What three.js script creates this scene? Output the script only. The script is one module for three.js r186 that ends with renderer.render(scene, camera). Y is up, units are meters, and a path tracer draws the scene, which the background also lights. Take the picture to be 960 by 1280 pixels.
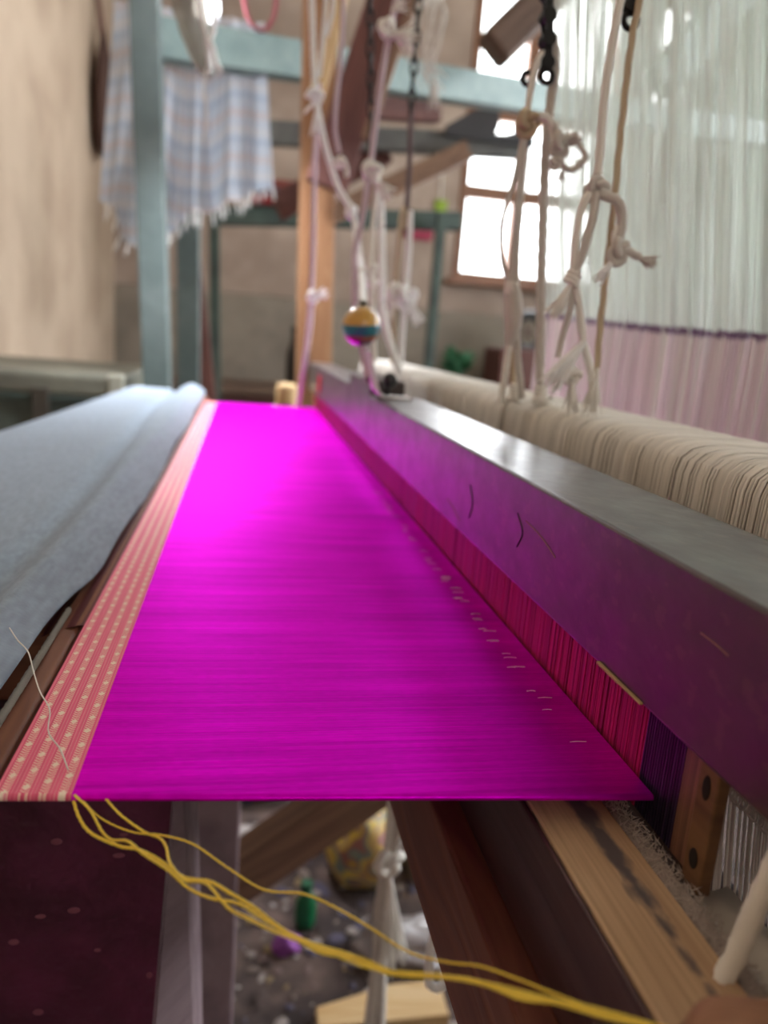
import * as THREE from 'three';
import { RoundedBoxGeometry } from 'three/addons/geometries/RoundedBoxGeometry.js';
import { mergeGeometries } from 'three/addons/utils/BufferGeometryUtils.js';
import { RectAreaLightUniformsLib } from 'three/addons/lights/RectAreaLightUniformsLib.js';

// ------------------------------------------------------------------ camera, sky, lights, exposure
RectAreaLightUniformsLib.init();
const scene = new THREE.Scene();
const renderer = new THREE.WebGLRenderer({ antialias: true });
renderer.toneMapping = THREE.LinearToneMapping;
renderer.toneMappingExposure = 2.1;
renderer.shadowMap.enabled = true;
const camera = new THREE.PerspectiveCamera(67.38, 960 / 1280, 0.01, 60);
camera.position.set(0, 0.925, 0);
camera.matrixAutoUpdate = true;
camera.quaternion.setFromRotationMatrix(new THREE.Matrix4().set(
  0.98191, -0.03429, -0.18623, 0,
  0.07560, 0.97269, 0.21945, 0,
  0.17362, -0.22956, 0.95768, 0, 0, 0, 0, 1));
camera.focus = 0.258;
camera.userData.fStop = 8;
scene.background = new THREE.Color(3.4, 3.5, 3.5);          // even bright overcast sky
function dayLight(x, y, z, w, h, tx, ty, tz, power, color = 0xf4f8ff) {
  const l = new THREE.RectAreaLight(color, power, w, h); l.name = 'window_or_fill_light';  // serves the far window and the added fill openings alike
  l.position.set(x, y, z); l.lookAt(tx, ty, tz); scene.add(l); return l;
}
dayLight(2.16, 2.45, -6.11, 1.16, 2.1, 2.16, 2.45, 0, 7);     // far window
dayLight(3.56, 2.1, -1.8, 3.3, 1.9, 0, 2.1, -1.8, 5.5);      // side fill through the added, unseen right-wall window
dayLight(0.5, 2.25, 2.66, 0.7, 0.8, 0.5, 2.25, 0, 1.0);       // weak fill through the added window behind the camera

// ------------------------------------------------------------------ helpers
let seed = 7;
const rnd = () => { seed = (seed + 0x6d2b79f5) | 0; let t = Math.imul(seed ^ (seed >>> 15), 1 | seed); t = (t + Math.imul(t ^ (t >>> 7), 61 | t)) ^ t; return ((t ^ (t >>> 14)) >>> 0) / 4294967296; };
const rr = (a, b) => a + (b - a) * rnd();
const V = (x, y, z) => new THREE.Vector3(x, y, z);
const pts = (a) => a.map((p) => V(...p));
const hash = (x, y, s) => { let n = Math.imul(x | 0, 374761393) + Math.imul(y | 0, 668265263) + Math.imul(s, 1442695041); n = Math.imul(n ^ (n >>> 13), 1274126177); return ((n ^ (n >>> 16)) >>> 0) / 4294967296; };
function vnoise(x, y, s, px = 1e6, py = 1e6) {
  const ix = Math.floor(x), iy = Math.floor(y), fx = x - ix, fy = y - iy, u = fx * fx * (3 - 2 * fx), v = fy * fy * (3 - 2 * fy);
  const m = (a, p) => ((a % p) + p) % p, a = m(ix, px), b = m(ix + 1, px), c = m(iy, py), d = m(iy + 1, py);
  return (hash(a, c, s) * (1 - u) + hash(b, c, s) * u) * (1 - v) + (hash(a, d, s) * (1 - u) + hash(b, d, s) * u) * v;
}
function fbm(x, y, s, oct, px, py) { let t = 0, a = 0.5, n = 0; for (let i = 0; i < oct; i++) { t += a * vnoise(x, y, s + i, px, py); n += a; a *= 0.5; x *= 2; y *= 2; px *= 2; py *= 2; } return t / n; }
const sb = (v) => Math.max(0, Math.min(255, Math.round(v)));
const hex = (h) => [(h >> 16) & 255, (h >> 8) & 255, h & 255];
function tex(w, h, f, srgb = true, rx = 1, ry = 1) {        // f(u, v) -> [r, g, b] 0..255
  const d = new Uint8Array(w * h * 4);
  for (let y = 0; y < h; y++) for (let x = 0; x < w; x++) { const c = f(x / w, y / h), o = (y * w + x) * 4; d[o] = sb(c[0]); d[o + 1] = sb(c[1]); d[o + 2] = sb(c[2]); d[o + 3] = 255; }
  const t = new THREE.DataTexture(d, w, h); t.wrapS = t.wrapT = THREE.RepeatWrapping; t.magFilter = THREE.LinearFilter; t.minFilter = THREE.LinearFilter;
  if (srgb) t.colorSpace = THREE.SRGBColorSpace; t.repeat.set(rx, ry); t.needsUpdate = true; return t;
}
const mixc = (a, b, t) => a.map((v, i) => v + (b[i] - v) * t);
function std(o) { return new THREE.MeshPhysicalMaterial({ roughness: 0.8, side: THREE.DoubleSide, ...o }); }
// wood grain: long in u (metres), 0.6 m x 0.15 m tile
function woodMat(a, b, o = {}, s = 1) {
  const A = hex(a), B = hex(b);
  const g = (u, v) => { const w = fbm(u * 4, v * 4, s, 2, 4, 4) * 0.35; return fbm(u * 5, (v + w) * 26, s + 9, 4, 5, 26); };
  const map = tex(256, 256, (u, v) => { const t = g(u, v), k = vnoise(u * 3, v * 90, s + 3, 3, 90); return mixc(A, B, Math.min(1, Math.max(0, (t - 0.3) * 1.7 + (k - 0.5) * 0.35))); }, true, 1 / 0.6, 1 / 0.15);
  const bm = tex(256, 256, (u, v) => { const t = g(u, v) * 255; return [t, t, t]; }, false, 1 / 0.6, 1 / 0.15);
  return std({ map, bumpMap: bm, bumpScale: 0.0006, roughness: 0.65, ...o });
}
function paintMat(a, b, o = {}, s = 1, size = 0.5) {
  const A = hex(a), B = hex(b);
  const map = tex(256, 256, (u, v) => mixc(A, B, Math.min(1, Math.max(0, (fbm(u * 6, v * 6, s, 5, 6, 6) - 0.3) * 2.2))), true, 1 / size, 1 / size);
  const bm = tex(256, 256, (u, v) => { const t = fbm(u * 24, v * 24, s + 5, 3, 24, 24) * 255; return [t, t, t]; }, false, 1 / size, 1 / size);
  return std({ map, bumpMap: bm, bumpScale: 0.0008, roughness: 0.75, ...o });
}
function boxUV(g) {                                          // metres, u along local z
  const p = g.attributes.position, n = g.attributes.normal, uv = new Float32Array(p.count * 2);
  for (let i = 0; i < p.count; i++) {
    const x = p.getX(i), y = p.getY(i), z = p.getZ(i), ax = Math.abs(n.getX(i)), ay = Math.abs(n.getY(i)), az = Math.abs(n.getZ(i));
    if (az > ax && az > ay) { uv[2 * i] = x; uv[2 * i + 1] = y; } else if (ax > ay) { uv[2 * i] = z; uv[2 * i + 1] = y; } else { uv[2 * i] = z; uv[2 * i + 1] = x; }
  }
  g.setAttribute('uv', new THREE.BufferAttribute(uv, 2)); return g;
}
const used = {};
function numbered(n) { const k = used[n] = (used[n] ?? -1) + 1; return k ? n + '_' + String(k).padStart(3, '0') : n; }
function tag(o, label, category, group, kind) { if (label) o.userData.label = label; if (category) o.userData.category = category; if (group) o.userData.group = group; if (kind) o.userData.kind = kind; return o; }
function thing(name, label, category, [x, y, z] = [0, 0, 0], group) { const o = new THREE.Group(); o.name = numbered(name); o.position.set(x, y, z); scene.add(o); return tag(o, label, category, group); }
function mesh(name, g, m, parent = scene, label) {
  if (Array.isArray(g)) g = mergeGeometries(g.map((q) => { const r = q.index ? q.toNonIndexed() : q; for (const k of Object.keys(r.attributes)) if (!['position', 'normal', 'uv'].includes(k)) r.deleteAttribute(k); return r; }));
  const o = new THREE.Mesh(g, m); o.name = parent === scene ? numbered(name) : name; o.castShadow = o.receiveShadow = true; parent.add(o);
  if (parent !== scene && parent.isGroup) { g.translate(-parent.position.x, -parent.position.y, -parent.position.z); }
  if (label) o.userData.label = label; return o;
}
const struct = (name, g, m) => tag(mesh(name, g, m), null, null, null, 'structure');
function box(x0, x1, y0, y1, z0, z1, r = 0.002) {
  const g = new RoundedBoxGeometry(x1 - x0, y1 - y0, z1 - z0, 2, Math.min(r, (x1 - x0) / 2.2, (y1 - y0) / 2.2, (z1 - z0) / 2.2));
  boxUV(g); return g.translate((x0 + x1) / 2, (y0 + y1) / 2, (z0 + z1) / 2);
}
function beam(p0, p1, w, h, r = 0.003, turn = 0) {           // w across, h along the second axis; length from p0 to p1
  const a = V(...p0), b = V(...p1), L = a.distanceTo(b), d = b.clone().sub(a).normalize();
  const g = boxUV(new RoundedBoxGeometry(w, h, L, 2, r));
  const up = Math.abs(d.y) > 0.9 ? V(0, 0, 1) : V(0, 1, 0), x = up.clone().cross(d).normalize(), y = d.clone().cross(x);
  const m = new THREE.Matrix4().makeBasis(x, y, d).setPosition(a.add(b).multiplyScalar(0.5));
  if (turn) g.rotateZ(turn);
  return g.applyMatrix4(m);
}
// rope: strands twisted around the centre line, so that the lay of the rope is geometry
function rope(P, r, o = {}) {
  const { lay = r * 7, lobes = 3, depth = 0.16, taper = null, rad = 12, step = r * 1.1 } = o;
  const c = P.isCurve ? P : new THREE.CatmullRomCurve3(Array.isArray(P[0]) ? pts(P) : P, false, 'centripetal');
  const L = c.getLength(), N = Math.max(6, Math.min(400, Math.ceil(L / step))), fr = c.computeFrenetFrames(N), pos = [], nor = [], uv = [], idx = [];
  for (let i = 0; i <= N; i++) {
    const p = c.getPointAt(i / N), s = (i / N) * L, k = taper ? taper(i / N) : 1;
    for (let j = 0; j <= rad; j++) {
      const a = (j / rad) * 2 * Math.PI, q = r * k * (1 - depth + depth * Math.abs(Math.cos(lobes / 2 * (a - (s / lay) * 2 * Math.PI / 1))) * 2 - depth);
      const n = fr.normals[i].clone().multiplyScalar(Math.cos(a)).addScaledVector(fr.binormals[i], Math.sin(a));
      pos.push(p.x + n.x * q, p.y + n.y * q, p.z + n.z * q); nor.push(n.x, n.y, n.z); uv.push(s / 0.05, j / rad);
    }
  }
  for (let i = 0; i < N; i++) for (let j = 0; j < rad; j++) { const a = i * (rad + 1) + j, b = a + rad + 1; idx.push(a, b, a + 1, b, b + 1, a + 1); }
  const g = new THREE.BufferGeometry(); g.setAttribute('position', new THREE.Float32BufferAttribute(pos, 3)); g.setAttribute('normal', new THREE.Float32BufferAttribute(nor, 3)); g.setAttribute('uv', new THREE.Float32BufferAttribute(uv, 2)); g.setIndex(idx);
  g.computeVertexNormals(); return g;
}
const tube = (P, r, o = {}) => rope(P, r, { depth: 0, rad: 8, step: r * 3, ...o });
function knot(p, r, th, turn = [0, 0, 0], squash = [1, 1, 1]) {
  const g = new THREE.TorusKnotGeometry(r, th, 72, 8, 2, 3); g.scale(...squash);
  g.applyMatrix4(new THREE.Matrix4().makeRotationFromEuler(new THREE.Euler(...turn))); return g.translate(...p);
}
function coil(p, r, th, h, n, axis = [0, 1, 0]) {            // whipping wound round a rope
  const P = [], q = new THREE.Quaternion().setFromUnitVectors(V(0, 1, 0), V(...axis).normalize());
  for (let i = 0; i <= n * 10; i++) { const a = (i / 10) * 2 * Math.PI; P.push(V(Math.cos(a) * r, (i / (n * 10) - 0.5) * h, Math.sin(a) * r).applyQuaternion(q).add(V(...p))); }
  return tube(P, th, { step: th });
}
function tuft(p, dir, len, n, spread, th) {                  // frayed rope end: many thin fibres bundles
  const out = [], d = V(...dir).normalize();
  for (let i = 0; i < n; i++) {
    const s = V(rr(-1, 1), rr(-1, 1), rr(-1, 1)).multiplyScalar(spread), l = len * rr(0.7, 1.05), e = d.clone().addScaledVector(s, 1).normalize();
    const a = V(...p), m = a.clone().addScaledVector(d, l * 0.35).addScaledVector(s, l * 0.25), b = a.clone().addScaledVector(e, l).add(V(0, -l * 0.06, 0));
    out.push(tube([a, m, b], th * rr(0.7, 1.2), { rad: 5, step: l / 6, taper: (t) => 1 - 0.75 * t * t }));
  }
  return out;
}

// ------------------------------------------------------------------ materials
const M = {
  plaster: paintMat(0xc4ae98, 0xae9782, { roughness: 0.95 }, 11, 1.3),
  farwall: paintMat(0xb3a092, 0x998679, { roughness: 0.95 }, 12, 1.5),
  dado: paintMat(0x92877a, 0x7a7065, { roughness: 0.95 }, 13, 1.2),
  mint: paintMat(0xb5cabb, 0x9fb8aa, { roughness: 0.9 }, 14, 1.5),
  ceiling: paintMat(0xcfc8bd, 0xb9b1a6, { roughness: 0.95 }, 15, 1.5),
  floor: paintMat(0x66544c, 0x2c2220, { roughness: 0.95 }, 16, 0.35),
  ground: paintMat(0x9a9a86, 0x7f8670, { roughness: 1 }, 17, 3),
  teal: paintMat(0x80938f, 0x6c817f, { roughness: 0.55 }, 18, 0.3),
  bluegrey: paintMat(0x657270, 0x566462, { roughness: 0.55 }, 19, 0.3),
  greypaint: paintMat(0x6b6c68, 0x5a5a58, { roughness: 0.7 }, 20, 0.3),
  darkgreen: paintMat(0x3c4a42, 0x2f3a35, { roughness: 0.7 }, 21, 0.3),
  post: woodMat(0x9c7450, 0x82593a, {}, 31),
  palewood: woodMat(0xcdb083, 0xb9945f, {}, 32),
  redwood: woodMat(0x6a4038, 0x4c2c28, {}, 33),
  brown: woodMat(0x6b5546, 0x4d3a30, {}, 34),
  frame: woodMat(0x8d6146, 0x6d4732, { roughness: 0.6 }, 35),
  brace: woodMat(0x8a6b54, 0x6d5140, {}, 36),
  cotton: std({ color: 0xefebe2, roughness: 0.95, sheen: 0.4 }),
  cottonwhite: std({ color: 0xf8f8f6, roughness: 0.9, sheen: 0.4 }),
  cottongrey: std({ color: 0xcfc9c0, roughness: 0.95, sheen: 0.4 }),
  cottontan: std({ color: 0xbfac90, roughness: 0.95, sheen: 0.3 }),
  cottonpink: std({ color: 0xcdb9c2, roughness: 0.9, sheen: 0.4 }),
  black: std({ color: 0x141312, roughness: 0.45 }),
  iron: std({ color: 0x23211f, roughness: 0.42, metalness: 0.75 }),
  glass: std({ color: 0xffffff, roughness: 0.02, transmission: 1, thickness: 0 }),
};

// ------------------------------------------------------------------ the room
const holed = (w0, w1, h0, h1, holes) => {
  const s = new THREE.Shape([new THREE.Vector2(w0, h0), new THREE.Vector2(w1, h0), new THREE.Vector2(w1, h1), new THREE.Vector2(w0, h1)]);
  for (const [a, b, c, d] of holes) s.holes.push(new THREE.Path([new THREE.Vector2(a, c), new THREE.Vector2(a, d), new THREE.Vector2(b, d), new THREE.Vector2(b, c)]));
  return new THREE.ExtrudeGeometry(s, { depth: 0.16, bevelEnabled: false });
};
struct('floor', box(-1.1, 3.7, -0.12, 0, -6.16, 2.76, 0.001), M.floor);
struct('ceiling', box(-1.1, 3.7, 3.72, 3.86, -6.16, 2.76, 0.001), M.ceiling);
struct('wall_left', box(-1.1, -0.93, 0, 3.72, -6.16, 2.76, 0.001), M.plaster);
struct('wall_far', holed(-0.93, 3.5, 1.17, 3.72, [[1.56, 2.76, 1.42, 3.56], [2.94, 3.34, 2.75, 3.56]]).translate(0, 0, -6.16), M.farwall);
struct('trim_1', box(-0.93, 3.5, 0, 1.165, -6.16, -5.985, 0.006), M.dado);
struct('wall_right', holed(-2.76, 6.16, 0, 3.72, [[0.15, 3.45, 1.15, 3.05]]).rotateY(Math.PI / 2).translate(3.5, 0, 0), M.mint);
struct('wall_near', holed(-0.93, 3.5, 0, 3.72, [[0.1, 0.9, 1.8, 2.7]]).translate(0, 0, 2.6), M.plaster);
struct('ground', box(-14, 16, -0.5, -0.3, -24, 16, 0.001), M.ground);

function windowSet(name, x0, x1, y0, y1, cols, rows, place) {
  const w = new THREE.Group(); w.name = name; w.userData.kind = 'structure'; scene.add(w);
  const f = 0.055, d = 0.05, add = (n, g, m) => { const o = new THREE.Mesh(place(g), m); o.name = n; o.castShadow = o.receiveShadow = true; w.add(o); return o; };
  for (const [a, b, c, e] of [[x0, x1, y0, y0 + f], [x0, x1, y1 - f, y1], [x0, x0 + f, y0 + f, y1 - f], [x1 - f, x1, y0 + f, y1 - f]]) add('window_frame', box(a, b, c, e, -d, d, 0.004), M.frame);
  add('window_sill', box(x0 - 0.06, x1 + 0.06, y0 - 0.045, y0 - 0.002, -0.07, 0.14, 0.005), M.frame);
  for (const c of cols) add('mullion', box(c - 0.05, c + 0.05, y0 + f, y1 - f, -0.035, 0.035, 0.004), M.frame);
  for (const r of rows) add('transom', box(x0 + f, x1 - f, r - 0.05, r + 0.05, -0.028, 0.028, 0.004), M.frame);
  const xs = [x0 + f, ...cols, x1 - f], ys = [y0 + f, ...rows, y1 - f];
  for (let i = 0; i + 1 < xs.length; i++) for (let j = 0; j + 1 < ys.length; j++) add('pane', box(xs[i], xs[i + 1], ys[j], ys[j + 1], -0.002, 0.002, 0.0005), M.glass);
}
windowSet('window_1', 1.56, 2.76, 1.42, 3.56, [2.03], [2.06, 2.62], (g) => g.translate(0, 0, -6.03));
windowSet('window_2', 2.94, 3.34, 2.75, 3.56, [], [], (g) => g.translate(0, 0, -6.03));
windowSet('added_window_3', -3.45, -0.15, 1.15, 3.05, [-2.35, -1.25], [2.1], (g) => g.translate(0, 0, -0.07).rotateY(-Math.PI / 2).translate(3.5, 0, 0));  // added window, kept out of view, to side-light the room
windowSet('added_window_4', -0.9, -0.1, 1.8, 2.7, [-0.5], [], (g) => g.translate(0, 0, -0.07).rotateY(Math.PI).translate(0, 0, 2.6));  // added opening behind the camera, put in to light the near faces

// ------------------------------------------------------------------ silk on the loom
const silkRows = (u, v) => { const a = vnoise(u * 3, v * 400, 51, 3, 400), b = vnoise(u * 6, v * 90, 52, 6, 90), c = fbm(u * 2, v * 14, 53, 2, 2, 14), d = vnoise(u * 90, v * 400, 54, 90, 400); return 0.62 + 0.22 * (a - 0.5) + 0.22 * (b - 0.5) + 0.3 * (c - 0.5) + 0.12 * (d - 0.5); };
const silkMap = tex(256, 1024, (u, v) => { const k = 0.72 + 0.45 * silkRows(u, v); return [228 * k, 0, 216 * k]; }, true, 5, 5);
const silkBump = tex(256, 1024, (u, v) => { const t = 255 * silkRows(u, v); return [t, t, t]; }, false, 5, 5);
M.silk = std({ map: silkMap, bumpMap: silkBump, bumpScale: 0.00025, roughness: 0.4, metalness: 0.8, sheen: 0.35, sheenColor: new THREE.Color(1, 0.0, 0.95), sheenRoughness: 0.4, specularIntensity: 0.3, specularColor: new THREE.Color(1, 0.02, 1) });
const zari = tex(256, 1024, (u, v) => {
  let c = mixc([226, 78, 116], [250, 108, 146], vnoise(u * 128, v * 3, 61, 128, 3));
  const col = u * 4, f = col - Math.floor(col), k = Math.floor(col), gold = [250, 214, 190];
  if (Math.abs(f - 0.5) < 0.24) {
    const x = (f - 0.5) / 0.24, t = (v * 40 + Math.abs(x) * 0.75) % 1; if (t < 0.5) c = mixc(c, gold, 0.95);
    const w = ((v * 6 + k * 0.3) % 1) * 2 - 1; if (Math.abs(w) * 2.4 + Math.abs(x) < 0.9) c = mixc(c, [255, 236, 214], (v * 80) % 1 < 0.8 ? 1 : 0.4);
  } else if (Math.abs(f - 0.1) < 0.03 || Math.abs(f - 0.9) < 0.03) c = mixc(c, gold, (v * 90) % 1 < 0.5 ? 0.55 : 0.2);
  return c;
}, true, 1, 1 / 0.05);
M.border = std({ map: zari, bumpMap: zari, bumpScale: 0.00015, roughness: 0.5, metalness: 0.2, sheen: 0.4, sheenColor: new THREE.Color(1, 0.3, 0.5) });
const zariDark = tex(64, 512, (u, v) => { const f = (u * 3) % 1, t = (v * 34) % 1; return f > 0.35 && f < 0.75 && t < 0.4 ? [170, 120, 80] : mixc([84, 18, 26], [104, 26, 34], vnoise(u * 30, v * 4, 62, 30, 4)); }, true, 1, 1 / 0.06);
M.foldedEnd = std({ map: zariDark, roughness: 0.6 });
const nearZ = (x) => -0.1838 - (0.1215 - x) * 0.0594, farZ = -1.332;
function clothSheet(x0, x1, nx, yOf, uOf, edge = true) {
  const nz = 220, pos = [], uv = [], idx = [], rows = nz + (edge ? 6 : 1);
  for (let j = 0; j < rows; j++) for (let i = 0; i <= nx; i++) {
    const x = x0 + (x1 - x0) * i / nx, zn = nearZ(x) - 0.0012; let z, y = yOf(x, 0);
    if (j <= nz) { z = farZ + (zn - farZ) * j / nz; y = yOf(x, z); } else { const a = (j - nz) / 5 * Math.PI * 0.62; z = zn + Math.sin(a) * 0.0012; y = yOf(x, zn) - (1 - Math.cos(a)) * 0.0012; }
    pos.push(x, y, z); uv.push(uOf(x), j <= nz ? z : zn);
  }
  for (let j = 0; j + 1 < rows; j++) for (let i = 0; i < nx; i++) { const a = j * (nx + 1) + i, b = a + nx + 1; idx.push(a, b, a + 1, b, b + 1, a + 1); }
  const g = new THREE.BufferGeometry(); g.setAttribute('position', new THREE.Float32BufferAttribute(pos, 3)); g.setAttribute('uv', new THREE.Float32BufferAttribute(uv, 2)); g.setIndex(idx); g.computeVertexNormals(); return g;
}
const wave = (x, z) => 0.8 + 0.0004 * (vnoise(x * 12, z * 9, 71) - 0.5) * Math.min(1, (x + 0.06) * 20);
const silk = thing('silk_cloth', 'bright magenta silk cloth stretched on the loom with a coral and gold patterned border', 'cloth', [0.03, 0.8, -0.75]);
mesh('magenta_field', clothSheet(-0.0412, 0.1232, 40, wave, (x) => x), M.silk, silk, 'plain magenta silk field');
mesh('patterned_border', clothSheet(-0.0612, -0.0412, 8, wave, (x) => (x + 0.0612) / 0.02), M.border, silk, 'coral border strip with woven gold chevrons');
{ const g = clothSheet(-0.0785, -0.0612, 8, (x) => 0.8 - Math.pow((-0.0612 - x) / 0.0173, 1.6) * 0.006, (x) => (x + 0.0785) / 0.0173, false), p = g.attributes.position;
  for (let i = 0; i < p.count; i++) p.setZ(i, farZ + (p.getZ(i) - farZ) * (1.015 / 1.135)); g.computeVertexNormals();
  mesh('folded_end', g, M.foldedEnd, silk, 'dark red finished cloth turning down over the beam'); }
{ const st = []; for (let i = 0; i < 46; i++) { const z = rr(-0.62, -0.2), x = 0.1215 - 0.012 + rr(-0.0015, 0.0015); st.push(tube([[x, 0.8004, z], [x + 0.002, 0.8007, z + 0.0002], [x + rr(0.003, 0.006), 0.8004, z]], 0.00018, { rad: 4, step: 0.002 })); }
  const o = mesh('stray_thread', st, std({ color: 0xffb8f4, roughness: 0.5 }), silk, 'short pale loose weft ends'); o.userData.kind = 'stuff'; }

// breast beam
const beamWood = woodMat(0x8f5a40, 0x6e4030, { roughness: 0.5 }, 41);
const bb = thing('breast_beam', 'brown wooden breast beam under the grey cover with a pale worn near end', 'beam', [-0.11, 0.76, -0.7]);
mesh('timber', box(-0.158, -0.0625, 0.758, 0.7925, -1.5, -0.33, 0.004), beamWood, bb);
mesh('top_batten', box(-0.0735, -0.0632, 0.7928, 0.7982, -0.4, -0.06, 0.002), beamWood, bb, 'bare brown wooden batten');
mesh('worn_edge', [tube([[-0.0712, 0.7995, -0.335], [-0.0709, 0.8, -0.27], [-0.0714, 0.7995, -0.2], [-0.0714, 0.7995, -0.06]], 0.0015, { depth: 0.12, step: 0.002 })], paintMat(0xf4eee0, 0xb0a290, { roughness: 0.8 }, 42, 0.02), bb, 'pale chipped edge');

// grey cover cloth
const weave = tex(256, 256, (u, v) => { const k = 0.96 + 0.14 * vnoise(u * 128, v * 32, 81, 128, 32) + 0.07 * (fbm(u * 5, v * 5, 82, 4, 5, 5) - 0.5); return [134 * k, 147 * k, 160 * k]; }, true, 5, 5);
const weaveB = tex(256, 256, (u, v) => { const t = 255 * (0.5 * vnoise(u * 128, v * 128, 83, 128, 128) + 0.5 * vnoise(u * 128, v * 12, 84, 128, 12)); return [t, t, t]; }, false, 8, 8);
M.cover = std({ map: weave, bumpMap: weaveB, bumpScale: 0.0003, roughness: 0.9, sheen: 0.5, sheenColor: new THREE.Color(0.7, 0.8, 0.95) });
{
  const nx = 70, nz = 150, pos = [], uv = [], idx = [];
  const H = (x, z) => {
    const t = -0.066 - x;                                                  // distance from the right edge
    let y = 0.8042 + 0.007 * Math.min(1, t / 0.02) - 0.007 * Math.exp(-Math.pow((t - 0.045 - 0.012 * Math.sin(z * 4)) / 0.008, 2)) + 0.004 * Math.exp(-Math.pow((t - 0.024 + 0.004 * Math.sin(z * 6 + 1)) / 0.014, 2));
    y += 0.0025 * (fbm(x * 22 + 5, z * 7, 85, 3) - 0.5) + 0.004 * (fbm(x * 8, z * 3, 86, 2) - 0.5);
    if (z < -1.28) y += 0.008 * Math.min(1, (-1.28 - z) / 0.12) * Math.exp(-Math.pow((t - 0.012) / 0.03, 2));
    const e = t - (0.122 + 0.036 * Math.min(1, (z + 1.39) / 0.6)); if (e > 0) y -= e * e * 9 + e * 0.25;
    if (t < 0.004) y -= (0.004 - t) * 0.8;
    return y;
  };
  for (let j = 0; j <= nz; j++) for (let i = 0; i <= nx; i++) {
    const z = -1.43 + 1.37 * j / nz, x = -0.0665 + 0.001 * Math.sin(z * 17) - 0.0072 * Math.min(1, Math.max(0, THREE.MathUtils.smoothstep(z, -0.4, -0.29))) - 0.24 * i / nx;
    pos.push(x, H(x, z), z); uv.push(x, z);
  }
  for (let j = 0; j < nz; j++) for (let i = 0; i < nx; i++) { const a = j * (nx + 1) + i, b = a + nx + 1; idx.push(a, a + 1, b, b, a + 1, b + 1); }
  const g = new THREE.BufferGeometry(); g.setAttribute('position', new THREE.Float32BufferAttribute(pos, 3)); g.setAttribute('uv', new THREE.Float32BufferAttribute(uv, 2)); g.setIndex(idx); g.computeVertexNormals();
  const under = g.clone().translate(0, -0.0012, 0);
  tag(mesh('cover_cloth', [g, under], M.cover), 'blue-grey cotton cover cloth lying over the beam left of the silk', 'cloth');
}

// ------------------------------------------------------------------ the beater with its reed
const capTex = tex(1024, 256, (u, v) => { const n = fbm(u * 30, v * 8, 91, 4, 30, 8), s = fbm(u * 90, v * 40, 92, 3, 90, 40); let c = mixc([54, 40, 38], [72, 54, 48], n); if (s > 0.7) c = mixc(c, [100, 78, 64], 0.4); if (s < 0.3) c = mixc(c, [48, 34, 36], 0.4); return c; }, true, 1 / 0.6, 1 / 0.15);
const capRough = tex(256, 128, (u, v) => { const n = 90 + 70 * fbm(u * 40, v * 20, 93, 4, 40, 20); return [n, n, n]; }, false, 1 / 0.4, 1 / 0.15);
const capBump = tex(512, 256, (u, v) => { const n = 255 * fbm(u * 60, v * 40, 94, 4, 60, 40); return [n, n, n]; }, false, 1 / 0.4, 1 / 0.15);
M.cap = std({ map: capTex, roughness: 0.9, roughnessMap: capRough, bumpMap: capBump, bumpScale: 0.00025, clearcoat: 0.6, clearcoatRoughness: 0.34 });
const bt = thing('beater', 'dark varnished wooden beater beam holding the reed beside the magenta silk', 'beater', [0.145, 0.8, -0.6]);
mesh('hand_rail', box(0.118, 0.167, 0.826, 0.872, -0.722, 0.12, 0.0016), M.cap, bt, 'long dark varnished top rail');
mesh('rail_block', box(0.1182, 0.152, 0.826, 0.887, -0.872, -0.7225, 0.003), M.cap, bt, 'raised block on the far part of the rail');
mesh('rail_end', box(0.1184, 0.160, 0.826, 0.874, -1.42, -0.8725, 0.003), M.cap, bt);
{ const ch = []; // splintered lower edge of the rail
  for (const [z0, z1, w] of [[-0.218, -0.203, 0.0011], [-0.204, -0.189, 0.0008], [-0.212, -0.196, 0.0006]]) ch.push(beam([0.1176, 0.8272 + rr(-0.0003, 0.0006), z0], [0.1176, 0.8268, z1], 0.0012, w, 0.0003));
  mesh('splinter', ch, std({ color: 0xb89a72, roughness: 0.8 }), bt, 'pale splintered wood at the lower edge'); }
// scratches in the rail's face
for (const [z, y, dz, dy, b] of [[-0.378, 0.8545, 0.006, -0.017, 0.004], [-0.306, 0.8565, 0.006, -0.014, 0.005]]) mesh('scratch', tube([[0.1179, y, z], [0.1179, y + dy * 0.5, z + dz + b * 0.4], [0.1179, y + dy, z + dz * 0.6]], 0.00025, { rad: 5, step: 0.002 }), std({ color: 0x2a1420, roughness: 0.8 }), bt, 'thin dark scratch');
for (const [z, y, dz, dy] of [[-0.296, 0.8555, 0.034, -0.006], [-0.168, 0.8575, 0.012, -0.001], [-0.42, 0.838, 0.03, -0.006]]) mesh('scratch', tube([[0.1179, y, z], [0.1179, y + dy * 0.3, z + dz * 0.5], [0.1179, y + dy, z + dz]], 0.00022, { rad: 5, step: 0.002 }), std({ color: 0x9c7a6a, roughness: 0.8 }), bt, 'thin pale scratch');
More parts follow.
